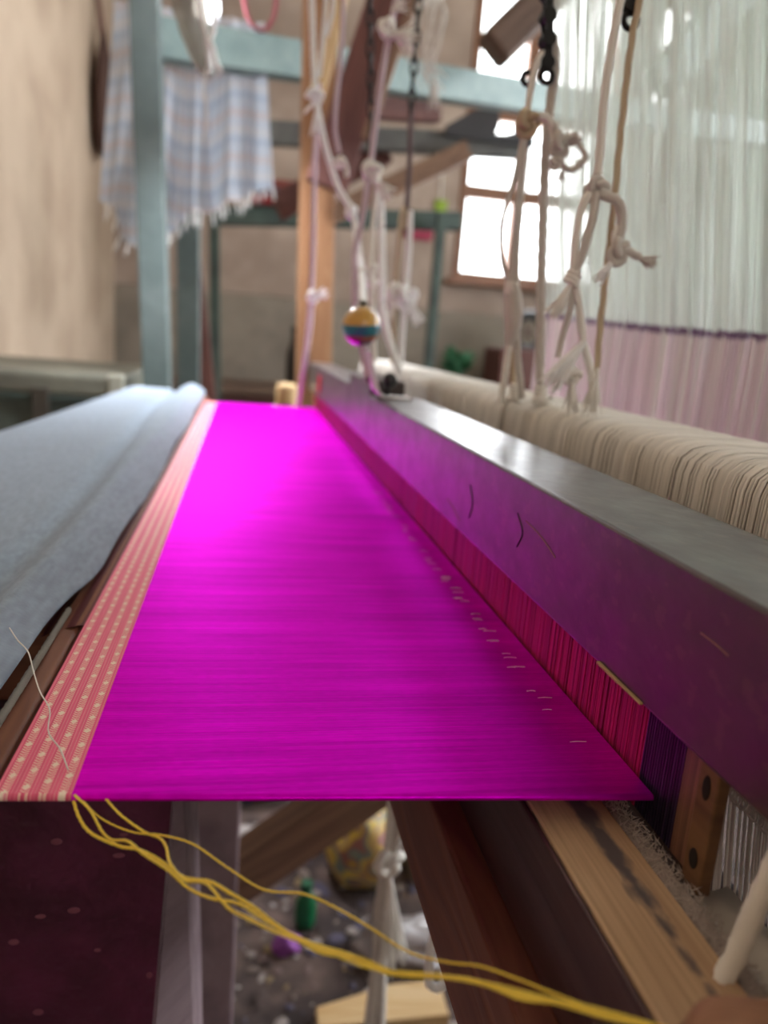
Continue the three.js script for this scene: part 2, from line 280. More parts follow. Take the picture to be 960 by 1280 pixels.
// reed
{
  const rd = new THREE.Group(); rd.name = 'reed'; bt.add(rd); rd.userData.label = 'upright reed of fine wires filled with red warp';
  const y0 = 0.789, y1 = 0.8275, O = bt.position, put = (o, list) => { const m = new THREE.Matrix4(); list.forEach(([x, z, w, c], i) => { m.makeScale(w, 1, w).setPosition(x - O.x, (y0 + y1) / 2 - O.y, z - O.z); o.setMatrixAt(i, m); if (c) o.setColorAt(i, c); }); o.castShadow = o.receiveShadow = true; rd.add(o); };
  const dent = new THREE.BoxGeometry(1, y1 - y0, 1).toNonIndexed(), list = [];
  for (let z = -1.36; z < -0.1945; z += 0.0011) { const k = rr(0.6, 1.1); list.push([0.1248 + rr(-0.0002, 0.0002), z, 0.00085, new THREE.Color(0.52 * k, 0.016 * k, 0.12 * k)]); }
  const a = new THREE.InstancedMesh(dent, std({ color: 0xffffff, roughness: 0.45, metalness: 0.2 }), list.length); a.name = 'warp_dents'; a.userData.kind = 'stuff'; a.userData.label = 'crimson threaded reed wires'; put(a, list);
  const l2 = []; for (let z = -0.1945; z < -0.1735; z += 0.0013) { const k = rr(0.5, 1.3); l2.push([0.1248, z, 0.00075, new THREE.Color(0.05 * k, 0.03 * k, 0.08 * k)]); }
  const b = new THREE.InstancedMesh(dent, std({ color: 0xffffff, roughness: 0.35, metalness: 0.5 }), l2.length); b.name = 'bare_dents'; b.userData.kind = 'stuff'; b.userData.label = 'empty dark violet reed wires'; put(b, l2);
  const l3 = []; for (let z = -0.1735; z < -0.1655; z += 0.0011) { const k = rr(0.7, 1.2); l3.push([0.1248, z, 0.00095, new THREE.Color(0.22 * k, 0.1 * k, 0.06 * k)]); }
  const c = new THREE.InstancedMesh(dent, std({ color: 0xffffff, roughness: 0.5 }), l3.length); c.name = 'cane_dents'; c.userData.kind = 'stuff'; c.userData.label = 'brown cane strips at the end of the reed'; put(c, l3);
  const eb = mesh('end_piece', box(0.1228 - O.x, 0.1268 - O.x, y0 - 0.002 - O.y, y1 - O.y, -0.1655 - O.z, -0.157 - O.z, 0.0008), woodMat(0x7a5638, 0x553724, {}, 43), rd, 'brown wooden end piece of the reed');
  mesh('burn_mark', [[0.817, 0.0018, 0.0036], [0.796, 0.002, 0.003]].map(([y, w, h]) => new THREE.SphereGeometry(1, 12, 8).scale(0.0003, h, w).translate(0.1227 - O.x, y - O.y, -0.1612 - O.z)), std({ color: 0x1c120c, roughness: 0.9 }), eb, 'dark burnt spots');
}
// race board below
const raceTex = tex(1024, 128, (u, v) => { const n = fbm(u * 14, v * 30, 95, 4, 14, 30), st = fbm(u * 36, v * 3, 96, 5, 36, 3); let c = mixc([222, 190, 150], [178, 144, 112], n); const band = Math.max(0, 1 - Math.abs(v - 0.64) * 2.6); if (st * band > 0.34) c = mixc(c, [84, 78, 84], Math.min(0.85, (st * band - 0.34) * 5)); return c; }, true, 1 / 0.5, 1 / 0.0245);
M.race = std({ map: raceTex, roughness: 0.6, bumpMap: capBump, bumpScale: 0.0003 });
{ const g = box(0.0903, 0.1148, 0.7505, 0.79, -1.42, 0.12, 0.0012), p = g.attributes.position, uv = g.attributes.uv; for (let i = 0; i < p.count; i++) if (p.getY(i) > 0.7895) uv.setY(i, p.getX(i) - 0.0903); mesh('race_board', g, M.race, bt, 'worn lower board under the silk with dark stains on top'); }
mesh('race_face', box(0.0886, 0.0902, 0.7505, 0.7893, -1.42, 0.12, 0.0006), woodMat(0x573c3c, 0x432c2e, { roughness: 0.4, clearcoat: 0.2, clearcoatRoughness: 0.4 }, 44), bt, 'dark red-brown front of the lower board');
{ const f = [box(0.1152, 0.1215, 0.7515, 0.7885, -1.42, 0.12, 0.002)]; mesh('felt_strip', f, std({ color: 0xb5a8a0, roughness: 1, sheen: 0.5 }), bt, 'pale fuzzy strip beside the reed');
  const n = 2600, im = new THREE.InstancedMesh(new THREE.ConeGeometry(0.00022, 0.0042, 4), std({ color: 0xd6cbc2, roughness: 1 }), n), m = new THREE.Matrix4(), q = new THREE.Quaternion(); im.name = 'lint'; im.userData.kind = 'stuff'; im.userData.label = 'pale cotton lint';
  for (let i = 0; i < n; i++) { const z = i < 1500 ? rr(-0.26, -0.05) : rr(-0.7, -0.2); q.setFromEuler(new THREE.Euler(rr(-1.1, 1.1), 0, rr(-1.2, 1.2))); m.makeRotationFromQuaternion(q).scale(V(1, rr(0.5, 1.1), 1)).setPosition(rr(0.1152, 0.1225) - 0.145, 0.7892 + rr(-0.001, 0.001) - 0.8, z + 0.6); im.setMatrixAt(i, m); } bt.add(im); }
mesh('lower_bar', box(0.0786, 0.0912, 0.70, 0.7485, -1.42, 0.12, 0.002), woodMat(0x96604a, 0x74443a, { roughness: 0.5 }, 45), bt, 'reddish brown wooden bar under the lower board');
mesh('red_tab', box(0.1150, 0.1182, 0.836, 0.862, -1.212, -1.196, 0.001), std({ color: 0xd83a4a, roughness: 0.6 }), bt, 'small red cloth tab');

// cotton padding roll beyond the race board
{ const P = []; for (let i = 0; i <= 10; i++) P.push([0.134 + 0.001 * Math.sin(i * 2), 0.776, -0.165 + i * 0.02]);
  const pad = thing('cotton_roll', 'fluffy off-white roll of cotton waste lying beside the end of the reed', 'cotton', [0.134, 0.776, -0.11]);
  mesh('core', rope(P, 0.0085, { lay: 0.012, lobes: 5, depth: 0.14 }), M.cotton, pad); const t = []; for (let i = 0; i < 60; i++) t.push(...tuft([0.1275, 0.780, rr(-0.168, -0.05)], [rr(-0.4, 0.2), rr(-0.1, 0.7), rr(-0.5, 0.5)], rr(0.003, 0.007), 1, 0.5, 0.0003)); mesh('fluff', t, M.cottonwhite, pad).userData.kind = 'stuff'; }

// ------------------------------------------------------------------ warp, healds and harness
function strands(name, label, category, list, geo, mat) {    // list of [from, to, radius, colour]
  const im = new THREE.InstancedMesh(geo, mat, list.length), q = new THREE.Quaternion(), m = new THREE.Matrix4(), Yv = V(0, 1, 0); im.name = numbered(name);
  list.forEach(([a, b, r, c], i) => { const p = V(...a), d = V(...b).sub(p), L = d.length(); q.setFromUnitVectors(Yv, d.normalize()); m.compose(p.addScaledVector(d, L / 2), q, V(r, L, r)); im.setMatrixAt(i, m); if (c) im.setColorAt(i, c); });
  im.castShadow = im.receiveShadow = true; scene.add(im); return tag(im, label, category, null, 'stuff');
}
const cyl = new THREE.CylinderGeometry(1, 1, 1, 6, 1, true);
{ const l = []; for (let z = -1.33; z < -0.195; z += 0.0016) { const k = rr(0.7, 1.1), c = new THREE.Color(0.55 * k, 0.06 * k, 0.34 * k); l.push([[0.1275, 0.8 + rr(-0.006, 0.006), z], [0.92, 0.8, z + rr(-0.002, 0.002)], 0.0005, c]); }
  strands('warp_threads', 'sheet of magenta warp threads running from the reed through the healds', 'threads', l, cyl, std({ color: 0xffffff, roughness: 0.6, metalness: 0.1 })); }
const hs = thing('heald_shaft', 'long cream heald shaft wrapped with cotton healds behind the beater', 'heald shaft', [0.226, 0.86, -0.6]);
mesh('bar', box(0.194, 0.259, 0.846, 0.8865, -1.31, 0.14, 0.008), woodMat(0x8a8070, 0x74695a, { roughness: 0.8 }, 46), hs);
mesh('lower_rod', box(0.196, 0.214, 0.688, 0.712, -1.31, 0.14, 0.005), woodMat(0x4b3a35, 0x33251f, { roughness: 0.6 }, 47), hs, 'dark wooden rod at the foot of the healds');
{ const O = hs.position, path = [[0.2, 0.7], [0.1905, 0.78], [0.1905, 0.868], [0.1925, 0.8835], [0.2, 0.8885], [0.228, 0.8895], [0.252, 0.8885], [0.2605, 0.882], [0.2618, 0.8]].map(([x, y]) => V(x - O.x, y - O.y, 0));
  const g = tube(path, 0.00052, { rad: 5, step: 0.006 }).toNonIndexed(), n = 1000, im = new THREE.InstancedMesh(g, std({ color: 0xffffff, roughness: 0.95, sheen: 0.4 }), n), m = new THREE.Matrix4(); im.name = 'healds'; im.userData.kind = 'stuff'; im.userData.label = 'dense row of cream cotton heald loops';
  for (let i = 0; i < n; i++) { const k = rr(0.8, 1); m.makeRotationZ(rr(-0.003, 0.003)).premultiply(new THREE.Matrix4().makeRotationX(rr(-0.003, 0.003))).setPosition(rr(-0.0006, 0.0006), rr(-0.0004, 0.0004), -1.29 + 1.4 * i / n + rr(-0.00035, 0.00035) - O.z); im.setMatrixAt(i, m); im.setColorAt(i, new THREE.Color(k, k * 0.97, k * 0.9)); }
  hs.add(im);
  const e = []; for (let i = 0; i < 90; i++) { e.push(new THREE.TorusGeometry(0.0028, 0.0005, 5, 12).rotateY(Math.PI / 2).translate(0.1895, 0.7655 + rr(-0.0012, 0.0012), -0.33 + i * 0.0035)); }
  mesh('heald_eyes', e, M.cotton, hs, 'small thread eyes of the healds').userData.kind = 'stuff'; }
mesh('binding_cord', [tube([[0.1885, 0.80, -0.545], [0.1885, 0.868, -0.545], [0.1915, 0.8865, -0.545], [0.2, 0.8905, -0.545]], 0.0018)], M.cottongrey, hs, 'grey cord tied over the bar');

{ // harness: long cords in several rows
  const up = [], low = [], mid = [], green = new THREE.Color(), zs = -1.245, sag = (z) => 0.954 + 0.03 * Math.pow(Math.max(0, (-0.62 - z)) / 0.62, 1.6);
  for (let row = 0; row < 4; row++) for (let z = zs; z < -0.1; z += 0.0034) {
    const x = 0.48 + row * 0.022 + rr(-0.003, 0.003), zz = z + rr(-0.0014, 0.0014), k = rr(0.6, 1), yk = sag(zz) + rr(-0.0012, 0.0012);
    green.setRGB(0.9 * k, 0.97 * k, 0.9 * k);
    up.push([[x, yk, zz], [x + rr(-0.012, 0.012), 2.4, zz - 0.36 + rr(-0.014, 0.014)], rnd() < 0.12 ? 0.0009 : 0.00042, green.clone()]);
    if (rnd() < 0.8) mid.push([[x, yk - rr(0.002, 0.006), zz], [x, yk + rr(0.001, 0.005), zz], rr(0.0008, 0.0014), new THREE.Color(0.2, 0.12, 0.21)]);
    for (let q = 0; q < 1; q++) { const p = rr(0.75, 1), cream = rnd() < 0.3, zq = zz + q * 0.0017; low.push([[x, yk, zq], [x, 0.815, zq + rr(-0.0015, 0.0015)], 0.0008, cream ? new THREE.Color(0.9 * p, 0.87 * p, 0.8 * p) : new THREE.Color(0.86 * p, 0.71 * p, 0.75 * p)]); }
  }
  strands('harness_cords', 'tall curtain of pale mint harness cords hanging right of the loom', 'cords', up, cyl, std({ color: 0xffffff, roughness: 0.6 }));
  strands('harness_knots', 'dark purple band of knots crossing the harness curtain', 'knots', mid, cyl, std({ color: 0xffffff, roughness: 0.9 }));
  strands('lower_harness', 'pale pink lower cords of the harness behind the heald shaft', 'cords', low, cyl, std({ color: 0xffffff, roughness: 0.85 }));
}

// ------------------------------------------------------------------ timbers of the loom frame
const T = (name, label, g, m, group = 'timbers of the loom frames') => tag(mesh(name, g, m), label, name.includes('post') ? 'post' : name.includes('brace') ? 'brace' : 'beam', group);
T('loom_post', 'blue-grey painted post in front of the striped towel', beam([-0.236, 1.85, -1.84], [-0.158, 0, -1.84], 0.058, 0.08), M.bluegrey);
T('loom_post', 'narrower blue-grey post just right of and behind the front painted post', beam([-0.186, 1.9, -2.43], [-0.145, 0, -2.43], 0.064, 0.06), M.bluegrey);
T('loom_post', 'thin dark green post against the far wall below the towel', beam([-0.155, 1.62, -3.63], [-0.10, 0, -3.63], 0.045, 0.05), M.darkgreen);
{ const p = thing('loom_post', 'tan wooden post of two planks left of the hanging ropes', 'post', [0.165, 0, -1.79], 'timbers of the loom frames');
  mesh('plank', beam([0.107, 1.62, -1.79], [0.1555, 0, -1.79], 0.024, 0.06), M.post, p); mesh('plank', beam([0.1395, 1.62, -1.78], [0.205, 0, -1.78], 0.047, 0.08), M.post, p); }
T('loom_beam', 'teal painted crossbeam with the striped towel over its left end', beam([-0.22, 1.531, -1.955], [2.3, 1.85, -3.09], 0.06, 0.082), M.teal);
T('loom_beam', 'grey beam crossing below the teal crossbeam in front of the window', beam([0.0, 1.609, -3.03], [1.03, 1.672, -3.03], 0.06, 0.078), M.greypaint);
T('loom_beam', 'dark blue-green beam far behind the ropes near the far wall', beam([-0.2, 1.508, -4.55], [1.2, 1.615, -4.55], 0.08, 0.1), M.darkgreen);
T('loom_brace', 'pale yellow diagonal plank at the top of the tan post', beam([0.156, 1.55, -1.62], [0.118, 1.36, -1.62], 0.03, 0.026), M.palewood);
T('loom_beam', 'dark red-brown board sloping down from the top behind the ropes', beam([0.27, 1.62, -1.7], [0.155, 1.22, -1.7], 0.085, 0.03), M.redwood);
T('loom_brace', 'light brown thin batten beside the dark red-brown board', beam([0.315, 1.62, -1.66], [0.225, 1.31, -1.66], 0.018, 0.03), M.brace);
T('loom_brace', 'grey-brown thick brace rising in front of the upper window', beam([0.62, 1.69, -2.2], [0.93, 2.03, -2.2], 0.09, 0.1, 0.02), M.brown);
T('loom_brace', 'brown brace rising below the grey beam to the right', beam([0.26, 1.33, -2.95], [0.78, 1.62, -2.95], 0.05, 0.07), M.brace);
T('loom_brace', 'dark brown brace sloping down below the grey beam to the left', beam([0.5, 1.62, -3.085], [0.1, 1.37, -3.085], 0.05, 0.1), M.redwood);
T('loom_beam', 'dark reddish beam end just under the teal crossbeam', beam([0.22, 1.62, -2.6], [0.6, 1.67, -2.7], 0.05, 0.075), M.redwood);
T('loom_brace', 'teal diagonal strut seen dimly through the harness curtain', beam([1.3, 1.80, -2.57], [2.3, 3.0, -2.95], 0.06, 0.12), M.teal);
T('loom_post', 'slim dark grey-green post before the far wall left of the window', beam([1.05, 1.62, -4.4], [1.05, 0, -4.4], 0.05, 0.06), M.darkgreen);
{ const b = thing('roller_bracket', 'dark metal bracket standing on the end of the grey beam before the window', 'bracket', [0.9, 1.72, -3.0]);
  const s = new THREE.Shape(); s.moveTo(-0.2, -0.02); s.lineTo(-0.1, 0.045); s.lineTo(-0.005, 0.062); s.lineTo(-0.003, 0); s.quadraticCurveTo(-0.02, -0.03, 0.0, -0.035); s.lineTo(0.09, 0.0); s.quadraticCurveTo(0.14, 0.02, 0.14, -0.05); s.lineTo(-0.2, -0.05);
  mesh('plate', new THREE.ExtrudeGeometry(s, { depth: 0.02, bevelSize: 0.002, bevelThickness: 0.002, bevelSegments: 2 }).translate(0.9, 1.72, -2.995), std({ color: 0x3e3d3f, roughness: 0.6 }), b);
  mesh('rivet', new THREE.SphereGeometry(0.013, 16, 12).scale(1, 1, 0.4).translate(1.005, 1.70, -2.972), std({ color: 0xdcdce8, roughness: 0.25, metalness: 0.6 }), b, 'bright round rivet'); }

// lower timbers, seen below the cloth
{ const dk = paintMat(0x5e2440, 0x481a30, { roughness: 0.42 }, 48, 0.12), s = (a, b, z0, z1, m) => { const g = new THREE.BufferGeometry(); return g; };
  const slab = (f, b) => { // two quads of corners [x, y, z] front and back
    const P = [...f, ...b].map((p) => V(...p)), F = [[0, 1, 2, 3], [5, 4, 7, 6], [1, 5, 6, 2], [4, 0, 3, 7], [4, 5, 1, 0], [3, 2, 6, 7]], pos = [], uv = [];
    for (const q of F) for (const i of [0, 1, 2, 0, 2, 3]) { const p = P[q[i]]; pos.push(p.x, p.y, p.z); uv.push(p.x + p.z, p.y); }
    const g = new THREE.BufferGeometry(); g.setAttribute('position', new THREE.Float32BufferAttribute(pos, 3)); g.setAttribute('uv', new THREE.Float32BufferAttribute(uv, 2)); g.computeVertexNormals(); return g; };
  const p = thing('side_post', 'dark maroon board post with a pale rough edge below the near corner of the silk', 'post', [-0.16, 0, -0.36]);
  mesh('board', slab([[-0.2, 0.745, -0.3], [-0.0225, 0.745, -0.3], [-0.068, 0.0, -0.3], [-0.2, 0.0, -0.3]], [[-0.2, 0.745, -0.316], [-0.0225, 0.745, -0.316], [-0.068, 0.0, -0.316], [-0.2, 0.0, -0.316]]), dk, p, 'dark maroon painted face');
  mesh('pale_edge', slab([[-0.2, 0.745, -0.3165], [-0.0215, 0.745, -0.3165], [-0.066, 0.0, -0.3165], [-0.2, 0, -0.3165]], [[-0.2, 0.745, -0.42], [-0.0215, 0.745, -0.42], [0.008, 0.0, -0.42], [-0.2, 0, -0.42]]), paintMat(0xa48f95, 0x87727a, { roughness: 0.8 }, 49, 0.08), p, 'pale lilac worn edge');
  const fl = [[-0.043, 0.712], [-0.045, 0.702], [-0.077, 0.674], [-0.0635, 0.676], [-0.054, 0.655], [-0.088, 0.662], [-0.079, 0.625], [-0.032, 0.64], [-0.07, 0.71]].map(([x, y], i) => new THREE.SphereGeometry(1, 14, 8).scale(rr(0.0012, 0.0028), rr(0.001, 0.0018), 0.0003).translate(x, y, -0.2998));
  mesh('paint_fleck', fl, std({ color: 0x8a5060, roughness: 0.8 }), p, 'lighter round paint flecks'); }
T('rear_post', 'pale lilac-grey post standing behind the maroon board post', box(-0.06, 0.0125, 0, 0.72, -0.78, -0.7, 0.003), paintMat(0x8d7a80, 0x75636a, { roughness: 0.8 }, 50, 0.2));
T('lower_brace', 'brown diagonal brace under the silk behind the knotted rope', beam([-0.12, 0.165, -0.84], [0.3, 0.484, -0.84], 0.05, 0.055), M.brace);
{ const p = thing('offcut_board', 'pale wooden offcut with two nail holes lying on the floor under the loom', 'board', [0.25, 0.02, -0.86]);
  const s = new THREE.Shape(); s.moveTo(0.13, -0.03); s.lineTo(0.31, -0.03); s.lineTo(0.31, 0.015); s.lineTo(0.29, 0.03); s.lineTo(0.24, 0.028); s.lineTo(0.13, 0.0);
  for (const [x, y] of [[0.247, 0.005], [0.275, 0.01]]) s.holes.push(new THREE.Path().absarc(x, y, 0.006, 0, 6.283, true));
  mesh('board', new THREE.ExtrudeGeometry(s, { depth: 0.018, bevelSize: 0.001, bevelThickness: 0.001, bevelSegments: 1, curveSegments: 10 }).rotateX(-Math.PI / 2).translate(0, 0.001, -0.875), M.palewood, p); }

// ------------------------------------------------------------------ ropes, cords and chains
const RG = 'cotton ropes hanging on the loom';
function ropeThing(label, at, parts, group = RG) { const t = thing('hanging_rope', label, 'rope', at, group); for (const [n, g, m] of parts) mesh(n, g, m, t); return t; }
const W = M.cottonwhite, C = M.cotton, G = M.cottongrey, K = M.cottonpink;
ropeThing('white doubled rope with bow knot before the tan post, leading to the striped bead', [0.1, 1.1, -1], [
  ['cord', rope([[0.058, 1.36, -1], [0.0645, 1.28, -1], [0.0735, 1.2, -1], [0.085, 1.155, -1], [0.104, 1.105, -1], [0.123, 1.07, -0.98], [0.128, 1.03, -0.95], [0.125, 0.995, -0.88], [0.108, 0.955, -0.735]], 0.0042), W],
  ['cord', rope([[0.077, 1.36, -1], [0.0795, 1.3, -1], [0.0785, 1.265, -1], [0.076, 1.22, -1]], 0.003), W], ['cord', rope([[0.086, 1.36, -1], [0.088, 1.295, -1], [0.082, 1.265, -1]], 0.0028), W],
  ['knot', [knot([0.0745, 1.197, -0.996], 0.0048, 0.0026, [0.4, 0.3, 0.5]), rope([[0.076, 1.2, -0.995], [0.068, 1.204, -0.99], [0.061, 1.193, -0.99], [0.07, 1.2, -0.99]], 0.0024)], W],
  ['tassel', tuft([0.0755, 1.192, -0.995], [0.02, -1, 0], 0.036, 26, 0.2, 0.0016), W], ['tassel', tuft([0.074, 1.192, -0.995], [-0.7, -0.7, 0], 0.02, 10, 0.12, 0.0016), W],
  ['knot', [knot([0.106, 1.128, -0.997], 0.0045, 0.0026, [1, 0.2, 0.9]), rope([[0.106, 1.135, -0.995], [0.113, 1.125, -0.99], [0.115, 1.112, -0.99]], 0.0028)], C],
  ['knot', [knot([0.122, 1.072, -0.98], 0.005, 0.003, [0.2, 0.9, 0])], W], ['tassel', tuft([0.128, 1.05, -0.97], [0.15, -1, 0], 0.05, 24, 0.16, 0.0017), W]]);
ropeThing('thin lilac cord joining the white doubled rope from the upper right', [0.1, 1.22, -1], [['cord', rope([[0.1, 1.36, -1], [0.0995, 1.3, -1], [0.1005, 1.24, -1], [0.098, 1.2, -1], [0.0985, 1.165, -1], [0.1045, 1.14, -0.998]], 0.003), K]]);
ropeThing('lilac rope with two frayed knots just right of the white doubled rope', [0.135, 1.12, -0.9], [
  ['cord', rope([[0.152, 1.32, -0.9], [0.1445, 1.27, -0.9], [0.137, 1.215, -0.9], [0.132, 1.15, -0.9], [0.129, 1.1, -0.9], [0.124, 1.05, -0.9], [0.119, 1.02, -0.9], [0.117, 0.95, -0.86]], 0.0036), K],
  ['knot', [knot([0.137, 1.245, -0.895], 0.006, 0.003, [0.3, 0.4, 1])], C], ['tassel', tuft([0.141, 1.24, -0.895], [0.8, -0.15, 0.1], 0.03, 40, 0.55, 0.0011), C], ['tassel', tuft([0.14, 1.262, -0.895], [0.7, 0.5, 0.1], 0.022, 20, 0.5, 0.001), C],
  ['knot', [knot([0.1305, 1.103, -0.895], 0.0065, 0.0034, [0.6, 0, 0.4])], C], ['tassel', tuft([0.135, 1.092, -0.893], [0.75, -0.45, 0.1], 0.026, 36, 0.45, 0.0012), C]]);
ropeThing('cream rope with small knots hanging straight behind the striped bead', [0.138, 1.0, -0.88], [
  ['cord', rope([[0.14, 1.1, -0.905], [0.137, 1.05, -0.9], [0.135, 1.0, -0.88], [0.137, 0.955, -0.86], [0.14, 0.9, -0.84]], 0.003), C], ['knot', [knot([0.1365, 1.0, -0.88], 0.0042, 0.0022, [0, 1, 0]), knot([0.137, 0.985, -0.88], 0.0045, 0.0024, [1, 0, 0])], C]]);
ropeThing('smooth pale rope running straight down between the bead and the looped pair', [0.15, 1.0, -0.9], [['cord', rope([[0.1395, 1.101, -0.916], [0.146, 1.08, -0.918], [0.1515, 1.0, -0.9], [0.153, 0.95, -0.88], [0.17, 0.89, -0.85]], 0.0045), W]]);
ropeThing('tan cord looped at the dark brown cord and knotted above the heald shaft', [0.18, 1.0, -0.95], [
  ['cord', rope([[0.1815, 1.078, -0.95], [0.1785, 1.072, -0.95], [0.1775, 1.055, -0.95], [0.177, 1.0, -0.95], [0.178, 0.965, -0.95], [0.1805, 0.895, -0.95]], 0.0032), M.cottontan],
  ['cord', rope([[0.1815, 1.078, -0.95], [0.1845, 1.07, -0.951], [0.183, 1.055, -0.953]], 0.003), M.cottontan],
  ['knot', [knot([0.1785, 0.978, -0.946], 0.008, 0.0038, [0.3, 0.2, 0])], C], ['tassel', tuft([0.178, 0.972, -0.945], [-0.35, -1, 0], 0.03, 22, 0.2, 0.0016), C]]);
ropeThing('white cord beside the tan looped cord, knotted low', [0.19, 1.0, -0.95], [
  ['cord', rope([[0.1885, 1.075, -0.95], [0.19, 1.05, -0.95], [0.191, 0.995, -0.95], [0.1905, 0.95, -0.95], [0.1915, 0.893, -0.95]], 0.0036), W],
  ['knot', [knot([0.192, 0.975, -0.945], 0.009, 0.004, [0.1, 0.6, 0.2])], W], ['tassel', tuft([0.194, 0.972, -0.944], [0.5, -0.8, 0], 0.03, 24, 0.25, 0.0018), W]]);
ropeThing('pale pink cord before the tan post, tied with a small white tassel', [0.105, 1.0, -1.3], [
  ['cord', rope([[0.1, 1.3, -1.3], [0.0995, 1.2, -1.3], [0.1045, 1.05, -1.3], [0.1055, 0.99, -1.3]], 0.0036), K], ['cord', rope([[0.1055, 0.99, -1.3], [0.104, 0.93, -1.3], [0.098, 0.86, -1.3], [0.094, 0.8, -1.32]], 0.005, { taper: (t) => 1.1 - 0.3 * t }), K],
  ['knot', [knot([0.107, 0.982, -1.295], 0.006, 0.003, [0, 0.4, 0])], W], ['tassel', tuft([0.109, 0.985, -1.293], [0.8, 0.25, 0], 0.026, 24, 0.5, 0.0014), W]]);
// ropes by the harness, nearer
ropeThing('pale braided rope looped through the black chain and knotted left of the harness', [0.17, 1.0, -0.5], [
  ['cord', rope([[0.176, 1.104, -0.502], [0.1725, 1.1, -0.5], [0.1695, 1.088, -0.5], [0.168, 1.064, -0.5]], 0.0024, { lay: 0.01, lobes: 4 }), C],
  ['cord', rope([[0.168, 1.064, -0.5], [0.1685, 1.03, -0.5], [0.1715, 0.98, -0.5], [0.178, 0.93, -0.5], [0.186, 0.893, -0.5]], 0.0026, { lay: 0.01, lobes: 4 }), G],
  ['knot', [knot([0.1685, 1.062, -0.497], 0.0048, 0.0026, [0.3, 0.3, 0.2])], M.cottontan],
  ['tassel', [rope([[0.17, 1.065, -0.496], [0.178, 1.066, -0.494], [0.184, 1.06, -0.494], [0.186, 1.052, -0.493]], 0.0026, { lay: 0.01, lobes: 4 })], C]]);
ropeThing('thick grey rope falling from the black chain to the heald shaft', [0.19, 1.0, -0.5], [['cord', rope([[0.181, 1.115, -0.505], [0.1845, 1.1, -0.505], [0.1845, 1.06, -0.505], [0.19, 0.99, -0.505], [0.197, 0.92, -0.503], [0.199, 0.892, -0.5]], 0.0036, { lay: 0.02 }), G], ['knot', [coil([0.199, 0.8975, -0.5], 0.0034, 0.0014, 0.009, 4), coil([0.201, 0.892, -0.5], 0.006, 0.0014, 0.004, 2)], C]]);
ropeThing('slender grey loop of cord ending in a sock-like whipped end beside the window', [0.172, 0.97, -0.5], [
  ['cord', rope([[0.168, 1.064, -0.5], [0.164, 1.03, -0.499], [0.159, 1.0, -0.499], [0.163, 0.977, -0.499], [0.1685, 0.966, -0.499]], 0.0016), G], ['cord', rope([[0.1665, 1.06, -0.499], [0.168, 1.01, -0.499], [0.1692, 0.966, -0.499]], 0.0019), G],
  ['knot', [coil([0.17, 0.9635, -0.499], 0.0035, 0.0014, 0.008, 4)], C], ['sock', rope([[0.17, 0.966, -0.499], [0.1725, 0.954, -0.499], [0.174, 0.94, -0.499], [0.1725, 0.927, -0.499]], 0.0068, { depth: 0.1, lobes: 4, lay: 0.05, taper: (t) => 0.72 + 0.34 * Math.sin(t * 3.1) - 0.3 * t * t }), M.cottongrey],
  ['cord', rope([[0.1725, 0.93, -0.499], [0.172, 0.91, -0.499], [0.1715, 0.888, -0.499]], 0.0027), C]]);
ropeThing('knotted grey cord loop sticking out over the harness near the black chain', [0.195, 1.05, -0.49], [
  ['cord', rope([[0.184, 1.063, -0.494], [0.187, 1.055, -0.492], [0.19, 1.05, -0.492]], 0.0028, { lay: 0.01, lobes: 4 }), G],
  ['knot', [knot([0.189, 1.0505, -0.49], 0.0045, 0.0024, [0.2, 0.5, 0.3]), knot([0.187, 1.0395, -0.49], 0.0022, 0.0016, [0, 0, 0]), knot([0.197, 1.0545, -0.49], 0.0022, 0.0016, [1, 0, 0])], G],
  ['tassel', [rope([[0.197, 1.0545, -0.49], [0.2015, 1.051, -0.49], [0.206, 1.045, -0.49], [0.203, 1.041, -0.49]], 0.0019, { taper: (t) => 0.8 + 0.7 * t }), rope([[0.189, 1.046, -0.49], [0.193, 1.038, -0.49], [0.1985, 1.037, -0.49], [0.203, 1.041, -0.49]], 0.0018, { taper: (t) => 0.8 + 0.7 * t }), ...tuft([0.193, 1.039, -0.49], [-0.1, -1, 0], 0.01, 16, 0.35, 0.0006)], G]]);
ropeThing('second pale cord running down left of the thick grey rope to a coiled knot', [0.18, 0.99, -0.51], [['cord', rope([[0.169, 1.064, -0.505], [0.1735, 1.03, -0.51], [0.179, 0.96, -0.52], [0.186, 0.9, -0.52]], 0.0021), M.cottontan], ['knot', [coil([0.187, 0.897, -0.517], 0.003, 0.0013, 0.009, 4), coil([0.187, 0.891, -0.517], 0.0045, 0.0014, 0.003, 2)], C]]);
